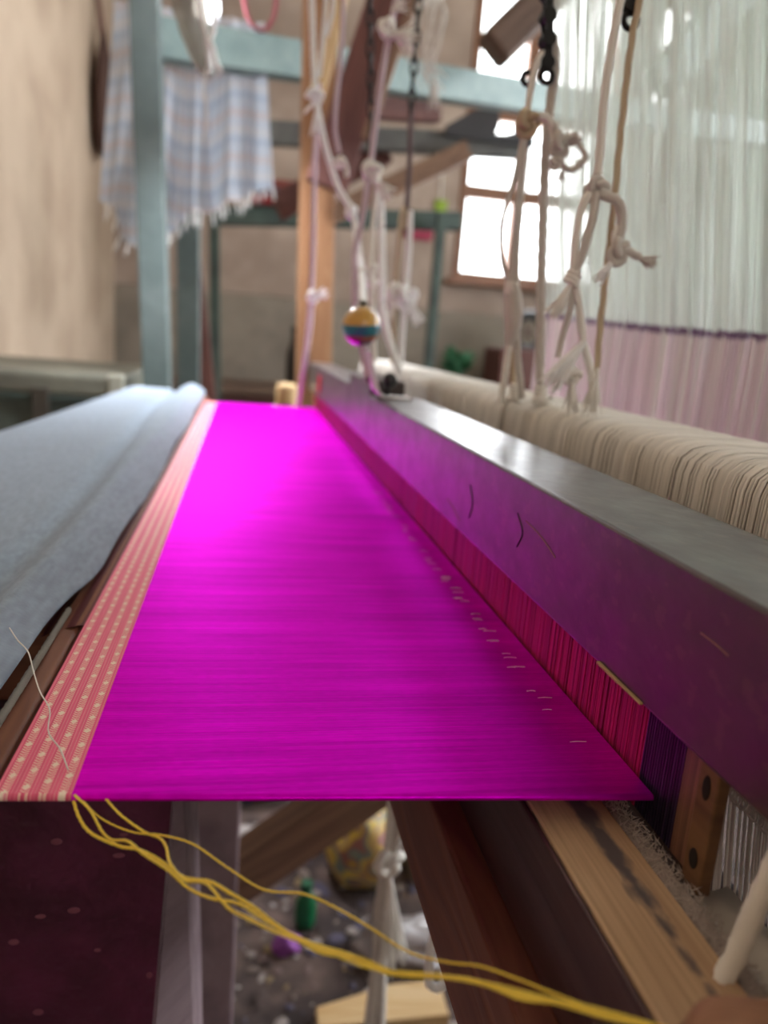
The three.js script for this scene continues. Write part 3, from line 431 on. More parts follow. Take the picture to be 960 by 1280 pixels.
ropeThing('white braided rope with a big open loop and tassels in front of the harness', [0.19, 1.0, -0.42], [
  ['cord', rope([[0.187, 1.12, -0.42], [0.1845, 1.1, -0.42], [0.183, 1.06, -0.42], [0.1845, 1.03, -0.42], [0.185, 1.015, -0.42]], 0.0026, { lay: 0.009, lobes: 4, depth: 0.2 }), C],
  ['knot', [knot([0.1845, 1.0125, -0.418], 0.0038, 0.0022, [0.5, 0, 0])], M.cottongrey],
  ['loop', rope([[0.184, 1.014, -0.418], [0.179, 1.008, -0.417], [0.1762, 0.998, -0.417], [0.1755, 0.985, -0.417], [0.1765, 0.968, -0.417]], 0.0023, { lay: 0.009, lobes: 4 }), C],
  ['cord', rope([[0.1835, 1.01, -0.416], [0.183, 1.0, -0.415], [0.181, 0.985, -0.415], [0.1772, 0.968, -0.416]], 0.0027, { lay: 0.009, lobes: 4 }), G],
  ['knot', [coil([0.1762, 0.9655, -0.416], 0.0032, 0.0014, 0.007, 3, [0.3, 1, 0])], C], ['tassel', tuft([0.1755, 0.962, -0.415], [-0.5, -1, 0], 0.02, 30, 0.2, 0.0012), C],
  ['cord', rope([[0.1785, 0.963, -0.418], [0.183, 0.95, -0.418], [0.188, 0.932, -0.418], [0.194, 0.918, -0.418], [0.2, 0.895, -0.418]], 0.0024, { lay: 0.009, lobes: 4 }), C],
  ['cord', rope([[0.177, 0.962, -0.42], [0.1785, 0.95, -0.42], [0.176, 0.93, -0.421], [0.1755, 0.922, -0.421]], 0.0021), G], ['tassel', tuft([0.188, 0.932, -0.416], [-0.6, -0.75, 0.05], 0.032, 50, 0.22, 0.0015), W], ['tassel', tuft([0.198, 0.918, -0.416], [-0.05, -1, 0], 0.026, 50, 0.2, 0.0008), C],
  ['knot', [knot([0.1835, 0.9125, -0.416], 0.003, 0.0018, [0.4, 0.2, 0]), ...tuft([0.1835, 0.913, -0.416], [0.12, -1, 0], 0.022, 36, 0.22, 0.0009)], C]]);
ropeThing('bent rope arm with a short tasselled stub to the right of the open loop', [0.197, 0.99, -0.415], [
  ['cord', rope([[0.185, 1.011, -0.416], [0.189, 1.0085, -0.414], [0.194, 1.0075, -0.413], [0.198, 1.002, -0.413], [0.199, 0.993, -0.413], [0.198, 0.984, -0.413]], 0.0031, { lay: 0.009, lobes: 4, depth: 0.2 }), G],
  ['cord', rope([[0.1975, 0.995, -0.413], [0.1955, 0.99, -0.413], [0.196, 0.984, -0.413]], 0.0014), C],
  ['knot', [knot([0.199, 0.981, -0.412], 0.0042, 0.0024, [0.2, 0.6, 0.1])], G], ['tassel', tuft([0.198, 0.979, -0.411], [-0.7, -1, 0], 0.018, 28, 0.17, 0.0011), W],
  ['cord', rope([[0.2, 0.982, -0.411], [0.206, 0.981, -0.411], [0.211, 0.979, -0.411]], 0.0026, { lay: 0.009 }), G], ['tassel', tuft([0.21, 0.979, -0.411], [1, -0.15, 0], 0.012, 40, 0.35, 0.0009), G]]);
ropeThing('plain tan cord running down behind the open loop to the heald shaft', [0.197, 1, -0.425], [['cord', rope([[0.199, 1.12, -0.425], [0.1965, 1.09, -0.425], [0.197, 1.05, -0.425], [0.199, 1.0, -0.425], [0.2, 0.95, -0.425], [0.203, 0.893, -0.425]], 0.0021, { lay: 0.008 }), M.cottontan]]);
// chains
function rollerChain(label, p, n, dir, at) {
  const t = thing('roller_chain', label, 'chain', at, 'black roller chains'), d = V(...dir).normalize(), plate = (L) => { const s = new THREE.Shape(), r = 0.0043, w = 0.0028; s.absarc(0, 0, r, Math.PI * 0.2, Math.PI * 1.8 - 0, false); s.quadraticCurveTo(L / 2, -w * 0.6, L - r * 0.8, -r * 0.59); s.absarc(L, 0, r, -Math.PI * 0.8, Math.PI * 0.8, false); s.quadraticCurveTo(L / 2, w * 0.6, r * 0.8, r * 0.59); return new THREE.ExtrudeGeometry(s, { depth: 0.001, bevelSize: 0.0002, bevelThickness: 0.0002, bevelSegments: 1, curveSegments: 8 }); };
  const place = (g, o, i) => g.rotateZ(Math.atan2(d.y, d.x)).translate(p[0] + d.x * 0.0127 * i, p[1] + d.y * 0.0127 * i, p[2] + o);
  for (let i = 0; i < n; i++) { const o = i % 2 ? [0.0022, -0.0032] : [0.0036, -0.0046]; mesh('link', [place(plate(0.0127), o[0], i), place(plate(0.0127), o[1], i), new THREE.CylinderGeometry(0.0038, 0.0038, 0.005, 14).rotateX(Math.PI / 2).translate(p[0] + d.x * 0.0127 * (i + (i === n - 1 ? 0 : 1)), p[1] + d.y * 0.0127 * (i + (i === n - 1 ? 0 : 1)), p[2])], M.iron, t); }
  mesh('end_eye', new THREE.TorusGeometry(0.0039, 0.0017, 10, 24).translate(p[0] + d.x * (0.0127 * n + 0.0075), p[1] + d.y * (0.0127 * n + 0.0075), p[2] + 0.001), M.iron, t); return t;
}
rollerChain('black roller chain hanging in front of the window with a rope looped through it', [0.1722, 1.1485, -0.5], 4, [0.1, -1, 0], [0.177, 1.12, -0.5]);
rollerChain('short black roller chain end at the top in front of the harness', [0.195, 1.158, -0.43], 4, [0.02, -1, 0], [0.195, 1.13, -0.43]);
mesh('eye', new THREE.TorusGeometry(0.0036, 0.0016, 8, 20).translate(0.168, 1.0895, -0.505), M.iron, scene.getObjectByName('roller_chain'), 'second round eye beside the chain end');
function linkChain(label, a, b, th, at) { const t = thing('link_chain', label, 'chain', at, 'black link chains'), A = V(...a), B = V(...b), L = A.distanceTo(B), n = Math.round(L / (th * 5)); for (let i = 0; i <= n; i++) { const g = new THREE.TorusGeometry(th * 1.9, th * 0.62, 6, 14).scale(0.72, 1.55, 1).rotateY(i % 2 ? Math.PI / 2 * 0.8 : 0.3).translate(...A.clone().lerp(B, i / n).toArray()); mesh('link', g, M.iron, t); } }
linkChain('black link chain beside the lilac rope with frayed knots', [0.132, 1.33, -1.02], [0.1475, 1.15, -1.02], 0.0033, [0.14, 1.25, -1.02]);
linkChain('black link chain hanging above the tan looped cord', [0.1885, 1.345, -1.0], [0.189, 1.195, -1.0], 0.0033, [0.189, 1.28, -1]);
ropeThing('dark brown cord joining the right link chain to the tan looped cord', [0.187, 1.13, -0.97], [['cord', rope([[0.189, 1.197, -1.0], [0.1885, 1.14, -0.98], [0.184, 1.075, -0.95]], 0.0036), std({ color: 0x6a5a5c, roughness: 0.9 })]]);
// faint cord bundle hanging from the teal beam and thin cords there
{ const t = thing('cord_bundle', 'pale bundle of thin cords hung over the teal crossbeam left of the window', 'cords', [0.42, 1.6, -1.9]); const c = []; for (let i = 0; i < 14; i++) { const x = 0.38 + rr(-0.035, 0.035); c.push(tube([[0.405 + rr(-0.01, 0.01), 1.7, -1.93], [x + 0.01, 1.65, -1.9], [x + rr(-0.02, 0.02), 1.56, -1.9], [0.41 + rr(-0.03, 0.03), 1.51 + rr(-0.03, 0.03), -1.9]], 0.0016, { rad: 5 })); } mesh('cord', c, M.cottongrey, t); mesh('knot', [knot([0.405, 1.705, -1.925], 0.012, 0.006, [0.2, 0.3, 0])], C, t); mesh('tassel', tuft([0.41, 1.52, -1.9], [0, -1, 0], 0.07, 18, 0.4, 0.0022), M.cottongrey, t); }

// striped bead with its cords
{
  const b = thing('striped_bead', 'glossy wooden ball striped yellow, teal, brown and purple hanging over the beater', 'bead', [0.1055, 0.9346, -0.72]);
  const bands = [[0, 0.16, 0xd0a24e], [0.16, 0.46, 0xc9983f], [0.46, 0.63, 0x0c7180], [0.63, 0.74, 0x8a4a2c], [0.74, 0.95, 0x4c0f48], [0.95, 1, 0x6d2d60]].map(([a, c, h]) => [a, c, hex(h)]);
  const map = tex(16, 256, (u, v) => { const t = 1 - v; for (const [a, c, h] of bands) if (t >= a && t < c) return h; return hex(0x6d2d60); });
  const g = new THREE.SphereGeometry(0.0178, 48, 32).rotateZ(0.09).rotateX(0.12).translate(0.1055, 0.9346, -0.72);
  mesh('ball', g, std({ map, roughness: 0.28, clearcoat: 0.8, clearcoatRoughness: 0.12 }), b);
  mesh('cord', rope([[0.1075, 0.919, -0.72], [0.1105, 0.909, -0.717], [0.1125, 0.899, -0.71], [0.114, 0.888, -0.70]], 0.0062, { depth: 0.12, taper: (t) => 0.75 + 0.4 * t - 0.2 * t * t }), K, b, 'pinkish white knotted cord end below the ball');
}
{ const b = thing('white_bracket', 'bent white metal bracket with a black knob on top of the beater rail', 'bracket', [0.125, 0.873, -0.68]);
  const P = [[0.108, 0.9125], [0.1095, 0.904], [0.1115, 0.893], [0.1145, 0.882], [0.121, 0.8755], [0.134, 0.8742], [0.15, 0.8742]], sh = new THREE.Shape(); P.forEach(([x, y], i) => i ? sh.lineTo(x, y) : sh.moveTo(x, y)); [...P].reverse().forEach(([x, y]) => sh.lineTo(x + 0.0012, y - 0.0015));
  mesh('strap', new THREE.ExtrudeGeometry(sh, { depth: 0.024, bevelSize: 0.0003, bevelThickness: 0.0003, bevelSegments: 1 }).translate(0, 0, -0.704), std({ color: 0xe9e6e3, roughness: 0.4 }), b);
  const kn = new THREE.LatheGeometry([[0, 0], [0.0052, 0], [0.0062, 0.002], [0.0062, 0.007], [0.005, 0.0095], [0, 0.0105]].map(([x, y]) => new THREE.Vector2(x, y)), 24).rotateX(0.9).translate(0.128, 0.8865, -0.682);
  mesh('knob', kn, M.black, b, 'black round knob'); mesh('stem', tube([[0.128, 0.874, -0.688], [0.128, 0.889, -0.684]], 0.0022), M.iron, b); }

// ------------------------------------------------------------------ towel, plastic bag, bulb at the upper left
{
  const tw = thing('striped_towel', 'light blue towel with faint pink stripes and white fringe draped over the teal crossbeam', 'towel', [-0.14, 1.5, -1.92]);
  const nx = 110, ny = 60, pos = [], uv = [], idx = [], K2 = [[0, 1.175], [0.07, 1.165], [0.1, 1.17], [0.13, 1.10], [0.2, 1.085], [0.26, 1.135], [0.36, 1.125], [0.44, 1.125], [0.5, 1.17], [0.62, 1.178], [0.72, 1.195], [0.84, 1.215], [0.9, 1.235], [1, 1.24]];
  const low = (u) => { for (let i = 1; i < K2.length; i++) if (u <= K2[i][0]) { const t = (u - K2[i - 1][0]) / (K2[i][0] - K2[i - 1][0]); return K2[i - 1][1] + (K2[i][1] - K2[i - 1][1]) * t; } return 1.24; };
  const at = (u, v) => { const y = 1.578 + (low(u) - 1.578) * v, x = -0.295 + 0.315 * u + (u - 0.52) * 0.06 * v + 0.006 * Math.sin(u * 40) * v; const fold = 0.014 * Math.sin(u * 26 + 0.6 * v) + 0.009 * Math.sin(u * 57 + 1.5 + v) + 0.035 * Math.exp(-Math.pow((u - 0.4 + 0.08 * v) / 0.03, 2)) - 0.035 * Math.exp(-Math.pow((u - 0.62 - 0.02 * v) / 0.03, 2)); return [x, y, -2.075 + fold * (0.3 + 0.9 * v) + 0.01 * (1 - Math.min(1, v * 8))].map((c, i) => i === 0 ? c * 1.085 : i === 1 ? 0.925 + (c - 0.925) * 1.085 : c); };
  for (let j = 0; j <= ny; j++) for (let i = 0; i <= nx; i++) { const p = at(i / nx, j / ny); pos.push(...p); uv.push(p[0], 1.634 - p[1] + 0.02 * Math.sin(i / nx * 9)); }
  for (let j = 0; j < ny; j++) for (let i = 0; i < nx; i++) { const a = j * (nx + 1) + i, b = a + nx + 1; idx.push(a, b, a + 1, b, b + 1, a + 1); }
  const g = new THREE.BufferGeometry(); g.setAttribute('position', new THREE.Float32BufferAttribute(pos, 3)); g.setAttribute('uv', new THREE.Float32BufferAttribute(uv, 2)); g.setIndex(idx); g.computeVertexNormals();
  const map = tex(32, 256, (u, v) => { const s = (v * 4) % 1; let c = [200, 208, 220]; if (s > 0.45 && s < 0.62) c = [212, 214, 220]; if (Math.abs(s - 0.1) < 0.018 || Math.abs(s - 0.18) < 0.022 || Math.abs(s - 0.25) < 0.014) c = [214, 190, 184]; if (s > 0.7 && s < 0.84) c = [184, 197, 214]; return c; }, true, 8, 1 / 0.4);
  mesh('cloth', g, std({ map, roughness: 0.95, transmission: 0.4, sheen: 0.3 }), tw);
  const fr = []; for (let i = 0; i < 34; i++) { const u = (i + rr(0.2, 0.8)) / 34, p = at(u, 1); fr.push(...tuft([p[0], p[1] + 0.004, p[2]], [rr(-0.35, 0.35), -1, 0], rr(0.028, 0.045), 5, 0.14, 0.0016)); }
  mesh('fringe', fr, M.cottonwhite, tw, 'white knotted fringe');
  // rear half hanging behind the beam
}
{ const p = thing('plastic_bag', 'crumpled clear-white plastic bag hanging in front of the blue-grey post', 'bag', [-0.093, 1.33, -1.25]);
  const g = new THREE.CylinderGeometry(1, 1, 1, 48, 40, true), q = g.attributes.position;
  for (let i = 0; i < q.count; i++) { const t = 0.5 - q.getY(i), a = Math.atan2(q.getZ(i), q.getX(i)), cx = -0.112 + 0.03 * t + 0.012 * t * t, y = 1.452 - 0.153 * t, r = (0.03 * (1 - 0.45 * t) * Math.sqrt(Math.max(0.02, 1 - Math.pow(Math.max(0, t - 0.72) / 0.285, 2)))) * (0.72 + 0.55 * fbm(a * 1.9 + 9, t * 5, 101, 3)); q.setXYZ(i, (cx + Math.cos(a) * r) * 0.926, 0.925 + (y - 0.925) * 0.926, -1.25 + Math.sin(a) * r * 0.65); }
  g.computeVertexNormals(); mesh('film', g, std({ color: 0xc4c0b8, roughness: 0.3, transmission: 0.7, clearcoat: 0.6, clearcoatRoughness: 0.15 }), p);
  mesh('strap', [tube([[-0.0815, 1.4204, -1.2316], [-0.0769, 1.3556, -1.2316], [-0.0667, 1.3139, -1.2316], [-0.0630, 1.2815, -1.2362]], 0.0045, { taper: (t) => 1 - 0.6 * t }), tube([[-0.0556, 1.4204, -1.2316], [-0.0560, 1.3556, -1.2316], [-0.0588, 1.3232, -1.2316], [-0.0625, 1.3167, -1.2316], [-0.0574, 1.3047, -1.2316], [-0.0519, 1.2852, -1.2316], [-0.0454, 1.2769, -1.2316]], 0.0036)], M.cottonwhite, p, 'white twisted bag straps');
  mesh('thread', tube([[-0.0667, 1.2815, -1.2408], [-0.0694, 1.2537, -1.2408], [-0.0648, 1.2260, -1.2408], [-0.0676, 1.1889, -1.2408]], 0.0012), M.cotton, p); }
{ const B = [-0.088, 1.497, -1.6], l = thing('light_bulb', 'glowing white bulb at the top behind the plastic bag straps', 'lamp', B);
  const prof = [[0, -0.035], [0.0117, -0.033], [0.0204, -0.0257], [0.024, -0.014], [0.022, 0.0023], [0.0163, 0.0163], [0.014, 0.028]].map(([x, y]) => new THREE.Vector2(x, y));
  mesh('glass_bulb', new THREE.LatheGeometry(prof, 24).translate(...B), std({ color: 0xffffff, emissive: 0xf4f7ff, emissiveIntensity: 3, roughness: 0.3 }), l);
  mesh('cap', new THREE.CylinderGeometry(0.0145, 0.0145, 0.035, 20).translate(B[0], B[1] + 0.046, B[2]), std({ color: 0x8a8a8a, metalness: 0.8, roughness: 0.4 }), l);
  mesh('wire', tube([[B[0], B[1] + 0.06, B[2]], [B[0], 3.72, B[2]]], 0.003), M.black, l);
  const pl = new THREE.SpotLight(0xf6f8ff, 2.4, 0, 1.02, 1); pl.name = 'bulb_light'; pl.position.set(0, -0.012, 0); pl.target.position.set(0.06, -0.7, 0.12); pl.castShadow = true; pl.shadow.radius = 2; l.add(pl, pl.target);
  const gl = new THREE.PointLight(0xf6f8ff, 0.06); gl.name = 'bulb_glow'; gl.position.set(0, -0.005, 0); gl.castShadow = true; l.add(gl); }
ropeThing('red twisted cord loop dipping in at the top left of the tan post', [0.02, 1.46, -1.6], [['cord', rope([[-0.03, 1.95, -1.6], [-0.02, 1.5, -1.6], [-0.005, 1.468, -1.6], [0.015, 1.462, -1.6], [0.03, 1.48, -1.6], [0.035, 1.5, -1.6], [0.03, 1.95, -1.6]], 0.004), std({ color: 0x9a4a55, roughness: 0.9 })]]);
{ const p = thing('dark_bag', 'dark brown cloth bag hanging on the left wall behind the towel', 'bag', [-0.9, 2.0, -5.2]); const g = new THREE.SphereGeometry(1, 40, 30), q = g.attributes.position;
  for (let i = 0; i < q.count; i++) { const x = q.getX(i), y = q.getY(i), z = q.getZ(i), n = 0.8 + 0.5 * fbm(Math.atan2(z, x) * 2 + 8, y * 2 + 5, 111, 3), w = 1 - 0.35 * y; q.setXYZ(i, -0.865 + x * 0.055 * n * w, 2.2 + y * 0.36, -5.2 + z * 0.16 * n * w); } g.computeVertexNormals(); mesh('sack', g, std({ color: 0x4a332b, roughness: 0.95 }), p); mesh('strap', tube([[-0.87, 2.5, -5.25], [-0.9, 2.75, -5.2], [-0.87, 2.5, -5.15]], 0.012), M.redwood, p); }

// ------------------------------------------------------------------ trunk at the left, benches and things farther back
{ const t = thing('metal_trunk', 'grey-green tin trunk standing at the left wall behind the cover cloth', 'trunk', [-0.58, 0, -1.98]), m = paintMat(0x4c554e, 0x3b443f, { roughness: 0.5 }, 121, 0.4), lid = paintMat(0x6f6f62, 0x5d5d53, { roughness: 0.5 }, 122, 0.4);
  mesh('body', box(-0.92, -0.262, 0.32, 0.752, -2.3, -1.76, 0.012), m, t); mesh('lid', box(-0.925, -0.256, 0.754, 0.802, -2.305, -1.752, 0.01), lid, t);
  mesh('rim', box(-0.922, -0.258, 0.742, 0.754, -1.762, -1.752, 0.002), M.darkgreen, t); mesh('hasp', box(-0.44, -0.405, 0.69, 0.77, -1.756, -1.745, 0.003), std({ color: 0x4a463f, roughness: 0.5, metalness: 0.5 }), t); mesh('corner_plate', box(-0.285, -0.252, 0.75, 0.806, -1.765, -1.746, 0.004), std({ color: 0xa5a698, roughness: 0.4, metalness: 0.3 }), t);
  for (const [x, z] of [[-0.88, -2.25], [-0.88, -1.82], [-0.31, -2.25], [-0.31, -1.82]]) mesh('foot', box(x - 0.03, x + 0.03, 0, 0.32, z - 0.03, z + 0.03, 0.004), M.brown, t); }
{ const t = thing('low_bench', 'brown low wooden bench along the far wall behind the posts', 'bench', [0.2, 0, -5.4]); mesh('top', box(-0.6, 1.3, 0.5, 0.56, -5.75, -5.1, 0.01), M.brown, t); mesh('apron', box(-0.58, 1.28, 0.38, 0.5, -5.2, -5.17, 0.004), M.redwood, t); for (const x of [-0.55, 1.22]) for (const z of [-5.7, -5.17]) mesh('leg', box(x - 0.03, x + 0.03, 0, 0.5, z - 0.03, z + 0.03, 0.004), M.brown, t); }
tag(mesh('leaning_plank', beam([-0.2, 1.25, -2.9], [-0.02, 0, -2.75], 0.05, 0.03), M.redwood), 'dark red-brown plank leaning right of the second blue-grey post', 'plank');
{ const t = thing('wooden_pirn', 'small pale wooden pirn with white thread standing beyond the far edge of the silk', 'pirn', [0.083, 0.8, -1.5]);
  mesh('spool', new THREE.LatheGeometry([[0, 0], [0.012, 0], [0.013, 0.02], [0.02, 0.05], [0.021, 0.085], [0.016, 0.092], [0, 0.094]].map(([x, y]) => new THREE.Vector2(x, y)), 24).translate(0.083, 0.735, -1.5), M.palewood, t); mesh('thread', coil([0.077, 0.775, -1.5], 0.018, 0.003, 0.018, 4), M.cotton, t); mesh('peg', tube([[0.083, 0.45, -1.5], [0.083, 0.737, -1.5]], 0.01), M.brown, t); }
{ const t = thing('low_trestle', 'low brown trestle at the far end of the loom below the silk', 'trestle', [0.1, 0, -1.5]); mesh('bar', box(-0.3, 0.6, 0.4, 0.46, -1.53, -1.47, 0.004), M.brown, t); for (const x of [-0.25, 0.55]) mesh('leg', box(x - 0.03, x + 0.03, 0, 0.398, -1.53, -1.47, 0.004), M.brown, t); }
{ const t = thing('dark_bottle', 'dark narrow bottle standing on the far bench left of the tan post', 'bottle', [0.33, 0.56, -5.2]); mesh('glass', new THREE.LatheGeometry([[0, 0], [0.05, 0], [0.055, 0.02], [0.055, 0.22], [0.03, 0.3], [0.028, 0.36], [0, 0.36]].map(([x, y]) => new THREE.Vector2(x, y)), 24).translate(0.33, 0.561, -5.2), std({ color: 0x1d1512, roughness: 0.3 }), t); mesh('cap', new THREE.CylinderGeometry(0.03, 0.03, 0.04, 16).translate(0.33, 0.94, -5.2), M.black, t); }
{ const t = thing('potted_plant', 'small green leafy plant in a pot under the window beyond the heald shaft', 'plant', [1.57, 0, -5.5]); const lf = [], s = new THREE.Shape(); s.moveTo(0, 0); s.quadraticCurveTo(0.045, 0.06, 0, 0.15); s.quadraticCurveTo(-0.045, 0.06, 0, 0);
  for (let i = 0; i < 34; i++) { const g = new THREE.ExtrudeGeometry(s, { depth: 0.002, bevelEnabled: false, curveSegments: 5 }); g.rotateX(rr(-1.1, 1.1)).rotateZ(rr(-1.2, 1.2)).rotateY(rr(0, 6.28)).translate(1.54 + rr(-0.04, 0.04), 0.72 + rr(0, 0.1), -5.5 + rr(-0.05, 0.05)); lf.push(g); }
  mesh('leaves', lf, std({ color: 0x2f6b45, roughness: 0.6, transmission: 0.2 }), t); mesh('stem', tube([[1.57, 0.55, -5.5], [1.575, 0.78, -5.5]], 0.012), M.darkgreen, t); mesh('pot', new THREE.LatheGeometry([[0, 0], [0.1, 0], [0.13, 0.2], [0.12, 0.2], [0.1, 0.17], [0, 0.17]].map(([x, y]) => new THREE.Vector2(x, y)), 24).translate(1.57, 0.41, -5.5), std({ color: 0xb9b4a8, roughness: 0.8 }), t); mesh('stand', box(1.46, 1.68, 0, 0.41, -5.6, -5.38, 0.01), M.brown, t); }
{ const t = thing('winding_wheel', 'dark brown wooden yarn winder standing on the floor under the window', 'winder', [1.93, 0, -5.5]); mesh('box_body', box(1.78, 2.24, 0, 0.93, -5.7, -5.3, 0.02), M.redwood, t); mesh('wheel', new THREE.TorusGeometry(0.12, 0.035, 10, 32).translate(2.02, 1.05, -5.45), M.black, t); for (const a of [0, 1.05, 2.1]) mesh('spoke', tube([[2.02 - 0.12 * Math.cos(a), 1.05 - 0.12 * Math.sin(a), -5.45], [2.02 + 0.12 * Math.cos(a), 1.05 + 0.12 * Math.sin(a), -5.45]], 0.01), M.brown, t); }
{ const t = thing('red_bundle', 'stack of dark red folded cloth lying on the far blue-green beam', 'cloth', [0.25, 1.6, -4.5]); for (let k = 0; k < 3; k++) mesh('fold', box(0.0 + k * 0.02, 0.5 - k * 0.03, 1.585 + k * 0.045, 1.627 + k * 0.045, -4.62, -4.45, 0.018), std({ color: [0x8a2c30, 0x6d5a66, 0x7a4038][k], roughness: 0.95 }), t); }
{ const t = thing('hanging_pouch', 'small bright green and red pouch hanging on the far wall left of the window', 'pouch', [1.32, 1.8, -5.97]); mesh('green_flap', box(1.37, 1.46, 1.81, 1.97, -5.998, -5.96, 0.01), std({ color: 0x8fa83a, roughness: 0.8 }), t); mesh('red_side', box(1.16, 1.368, 1.67, 1.81, -5.998, -5.96, 0.012), std({ color: 0xa03a52, roughness: 0.8 }), t); mesh('string', tube([[1.41, 1.97, -5.98], [1.4, 2.3, -5.995]], 0.006), C, t); }

// ------------------------------------------------------------------ under the loom
function blob(p, s, n, sd) { const g = new THREE.SphereGeometry(1, 36, 24), q = g.attributes.position; for (let i = 0; i < q.count; i++) { const x = q.getX(i), y = q.getY(i), z = q.getZ(i), k = 1 + n * (fbm(x * 2 + 7 + y, z * 2 + 7 - y, sd, 3) - 0.5); q.setXYZ(i, p[0] + x * k * s[0], Math.max(p[1] + y * k * s[1], 0.002), p[2] + z * k * s[2]); } g.computeVertexNormals(); return g; }
const patch = (cols, s) => tex(128, 128, (u, v) => { const k = Math.floor(fbm(u * 6, v * 6, s, 2, 6, 6) * 3.2 * cols.length) % cols.length; return hex(cols[k]); });
const SG = 'oddments on the floor under the loom';
{ const n = 420, g = new THREE.IcosahedronGeometry(1, 0), im = new THREE.InstancedMesh(g, std({ color: 0xffffff, roughness: 0.95 }), n), m = new THREE.Matrix4(), q = new THREE.Quaternion(), cs = [[0.26, 0.22, 0.2], [0.16, 0.12, 0.1], [0.06, 0.04, 0.035], [0.36, 0.32, 0.3], [0.15, 0.1, 0.09], [0.2, 0.14, 0.07], [0.07, 0.06, 0.09]]; im.name = 'floor_debris';
  for (let i = 0; i < n; i++) { const w = Math.pow(rnd(), 2) * 0.011 + 0.002; q.setFromEuler(new THREE.Euler(0, rr(0, 6.28), 0)); m.compose(V(rr(-0.05, 0.42), w * 0.25, rr(-1.32, -0.84)), q, V(w * rr(0.6, 2.2), w * 0.28, w)); im.setMatrixAt(i, m); im.setColorAt(i, new THREE.Color(...cs[Math.floor(rnd() * cs.length)])); }
  im.castShadow = im.receiveShadow = true; scene.add(im); tag(im, 'scattered lint and small scraps littering the floor under the loom', 'debris', null, 'stuff'); }
tag(mesh('printed_sack', blob([0.235, 0.07, -1.17], [0.06, 0.09, 0.09], 0.5, 131), std({ map: patch([0xb99a3a, 0x9a7a60, 0xc8ab4a, 0x6f7d78, 0x8a5a50], 141), roughness: 0.6 })), 'yellow printed plastic sack on the floor under the loom', 'sack', SG);
tag(mesh('scrap_heap', blob([0.04, 0.06, -1.48], [0.085, 0.1, 0.1], 0.7, 132), std({ map: patch([0x3a3048, 0x2e3a5c, 0x7a4a48, 0x4d4438, 0x2c2428], 142), roughness: 0.9 })), 'dark heap of blue and red cloth scraps behind the brace', 'scraps', SG);
tag(mesh('scrap_heap', blob([0.27, 0.05, -1.48], [0.095, 0.1, 0.1], 0.7, 133), std({ map: patch([0x8b7a5c, 0x6d6a58, 0x9c8a52, 0x5c4d48], 143), roughness: 0.9 })), 'mixed heap of olive and tan scraps behind the brace', 'scraps', SG);
{ const b = thing('green_bottle', 'small dark green plastic bottle on the floor under the silk', 'bottle', [0.127, 0, -1.05], SG); mesh('body', new THREE.LatheGeometry([[0, 0], [0.015, 0], [0.017, 0.01], [0.017, 0.045], [0.008, 0.058], [0.008, 0.066], [0, 0.066]].map(([x, y]) => new THREE.Vector2(x, y)), 24).translate(0.127, 0.001, -1.05), std({ color: 0x0c5a35, roughness: 0.35 }), b); mesh('cap', new THREE.CylinderGeometry(0.009, 0.009, 0.012, 16).translate(0.127, 0.073, -1.05), std({ color: 0x0a4a2c }), b); }
tag(mesh('purple_pouch', blob([0.095, 0.012, -1.0], [0.024, 0.016, 0.02], 0.6, 134), std({ color: 0x7a3a86, roughness: 0.7 })), 'small purple pouch in front of the green bottle', 'pouch', SG);
tag(mesh('carton', box(0.32, 0.40, 0.001, 0.06, -1.2, -1.12, 0.004), std({ color: 0x7d7068, roughness: 0.85 })), 'small grey carton on the floor right of the knotted rope', 'box', SG);
tag(mesh('plastic_sheet', blob([0.28, 0.01, -0.99], [0.075, 0.03, 0.06], 0.9, 135), std({ color: 0x9c9290, roughness: 0.3, transmission: 0.35 })), 'crumpled clear plastic sheet on the floor behind the knotted rope', 'plastic', SG);
tag(mesh('blue_scrap', blob([0.1345, 0.6, -0.42], [0.004, 0.012, 0.004], 0.6, 136), std({ color: 0x2a2f78, roughness: 0.8 })), 'tiny blue rag knotted into the lower twin cord', 'rag', SG);
ropeThing('knotted white double rope hanging below the silk with a long frayed tassel', [0.15, 0.45, -0.6], [
  ['cord', rope([[0.143, 0.72, -0.6], [0.1438, 0.56, -0.6], [0.1445, 0.5, -0.6], [0.1455, 0.462, -0.6]], 0.0045), C], ['cord', rope([[0.1655, 0.72, -0.6], [0.1625, 0.58, -0.6], [0.156, 0.52, -0.6], [0.15, 0.475, -0.6], [0.1455, 0.46, -0.6]], 0.0055), G],
  ['knot', [knot([0.1455, 0.46, -0.597], 0.0085, 0.0045, [0.3, 0.3, 0.3])], C], ['tassel', tuft([0.147, 0.452, -0.597], [0.12, -1, 0], 0.1, 80, 0.16, 0.0016), C],
  ['cord', rope([[0.1445, 0.455, -0.603], [0.1425, 0.41, -0.605], [0.144, 0.35, -0.605], [0.142, 0.27, -0.605], [0.138, 0.15, -0.605]], 0.0055), G], ['cord', rope([[0.147, 0.452, -0.605], [0.1475, 0.38, -0.605], [0.152, 0.3, -0.605], [0.157, 0.15, -0.605]], 0.006), G]]);
ropeThing('white frayed tassel end hanging right of the knotted white double rope', [0.17, 0.52, -0.59], [['cord', rope([[0.17, 0.72, -0.59], [0.1695, 0.58, -0.59], [0.17, 0.53, -0.59]], 0.005), G], ['tassel', tuft([0.17, 0.53, -0.59], [0.05, -1, 0], 0.048, 40, 0.22, 0.0022), C]]);
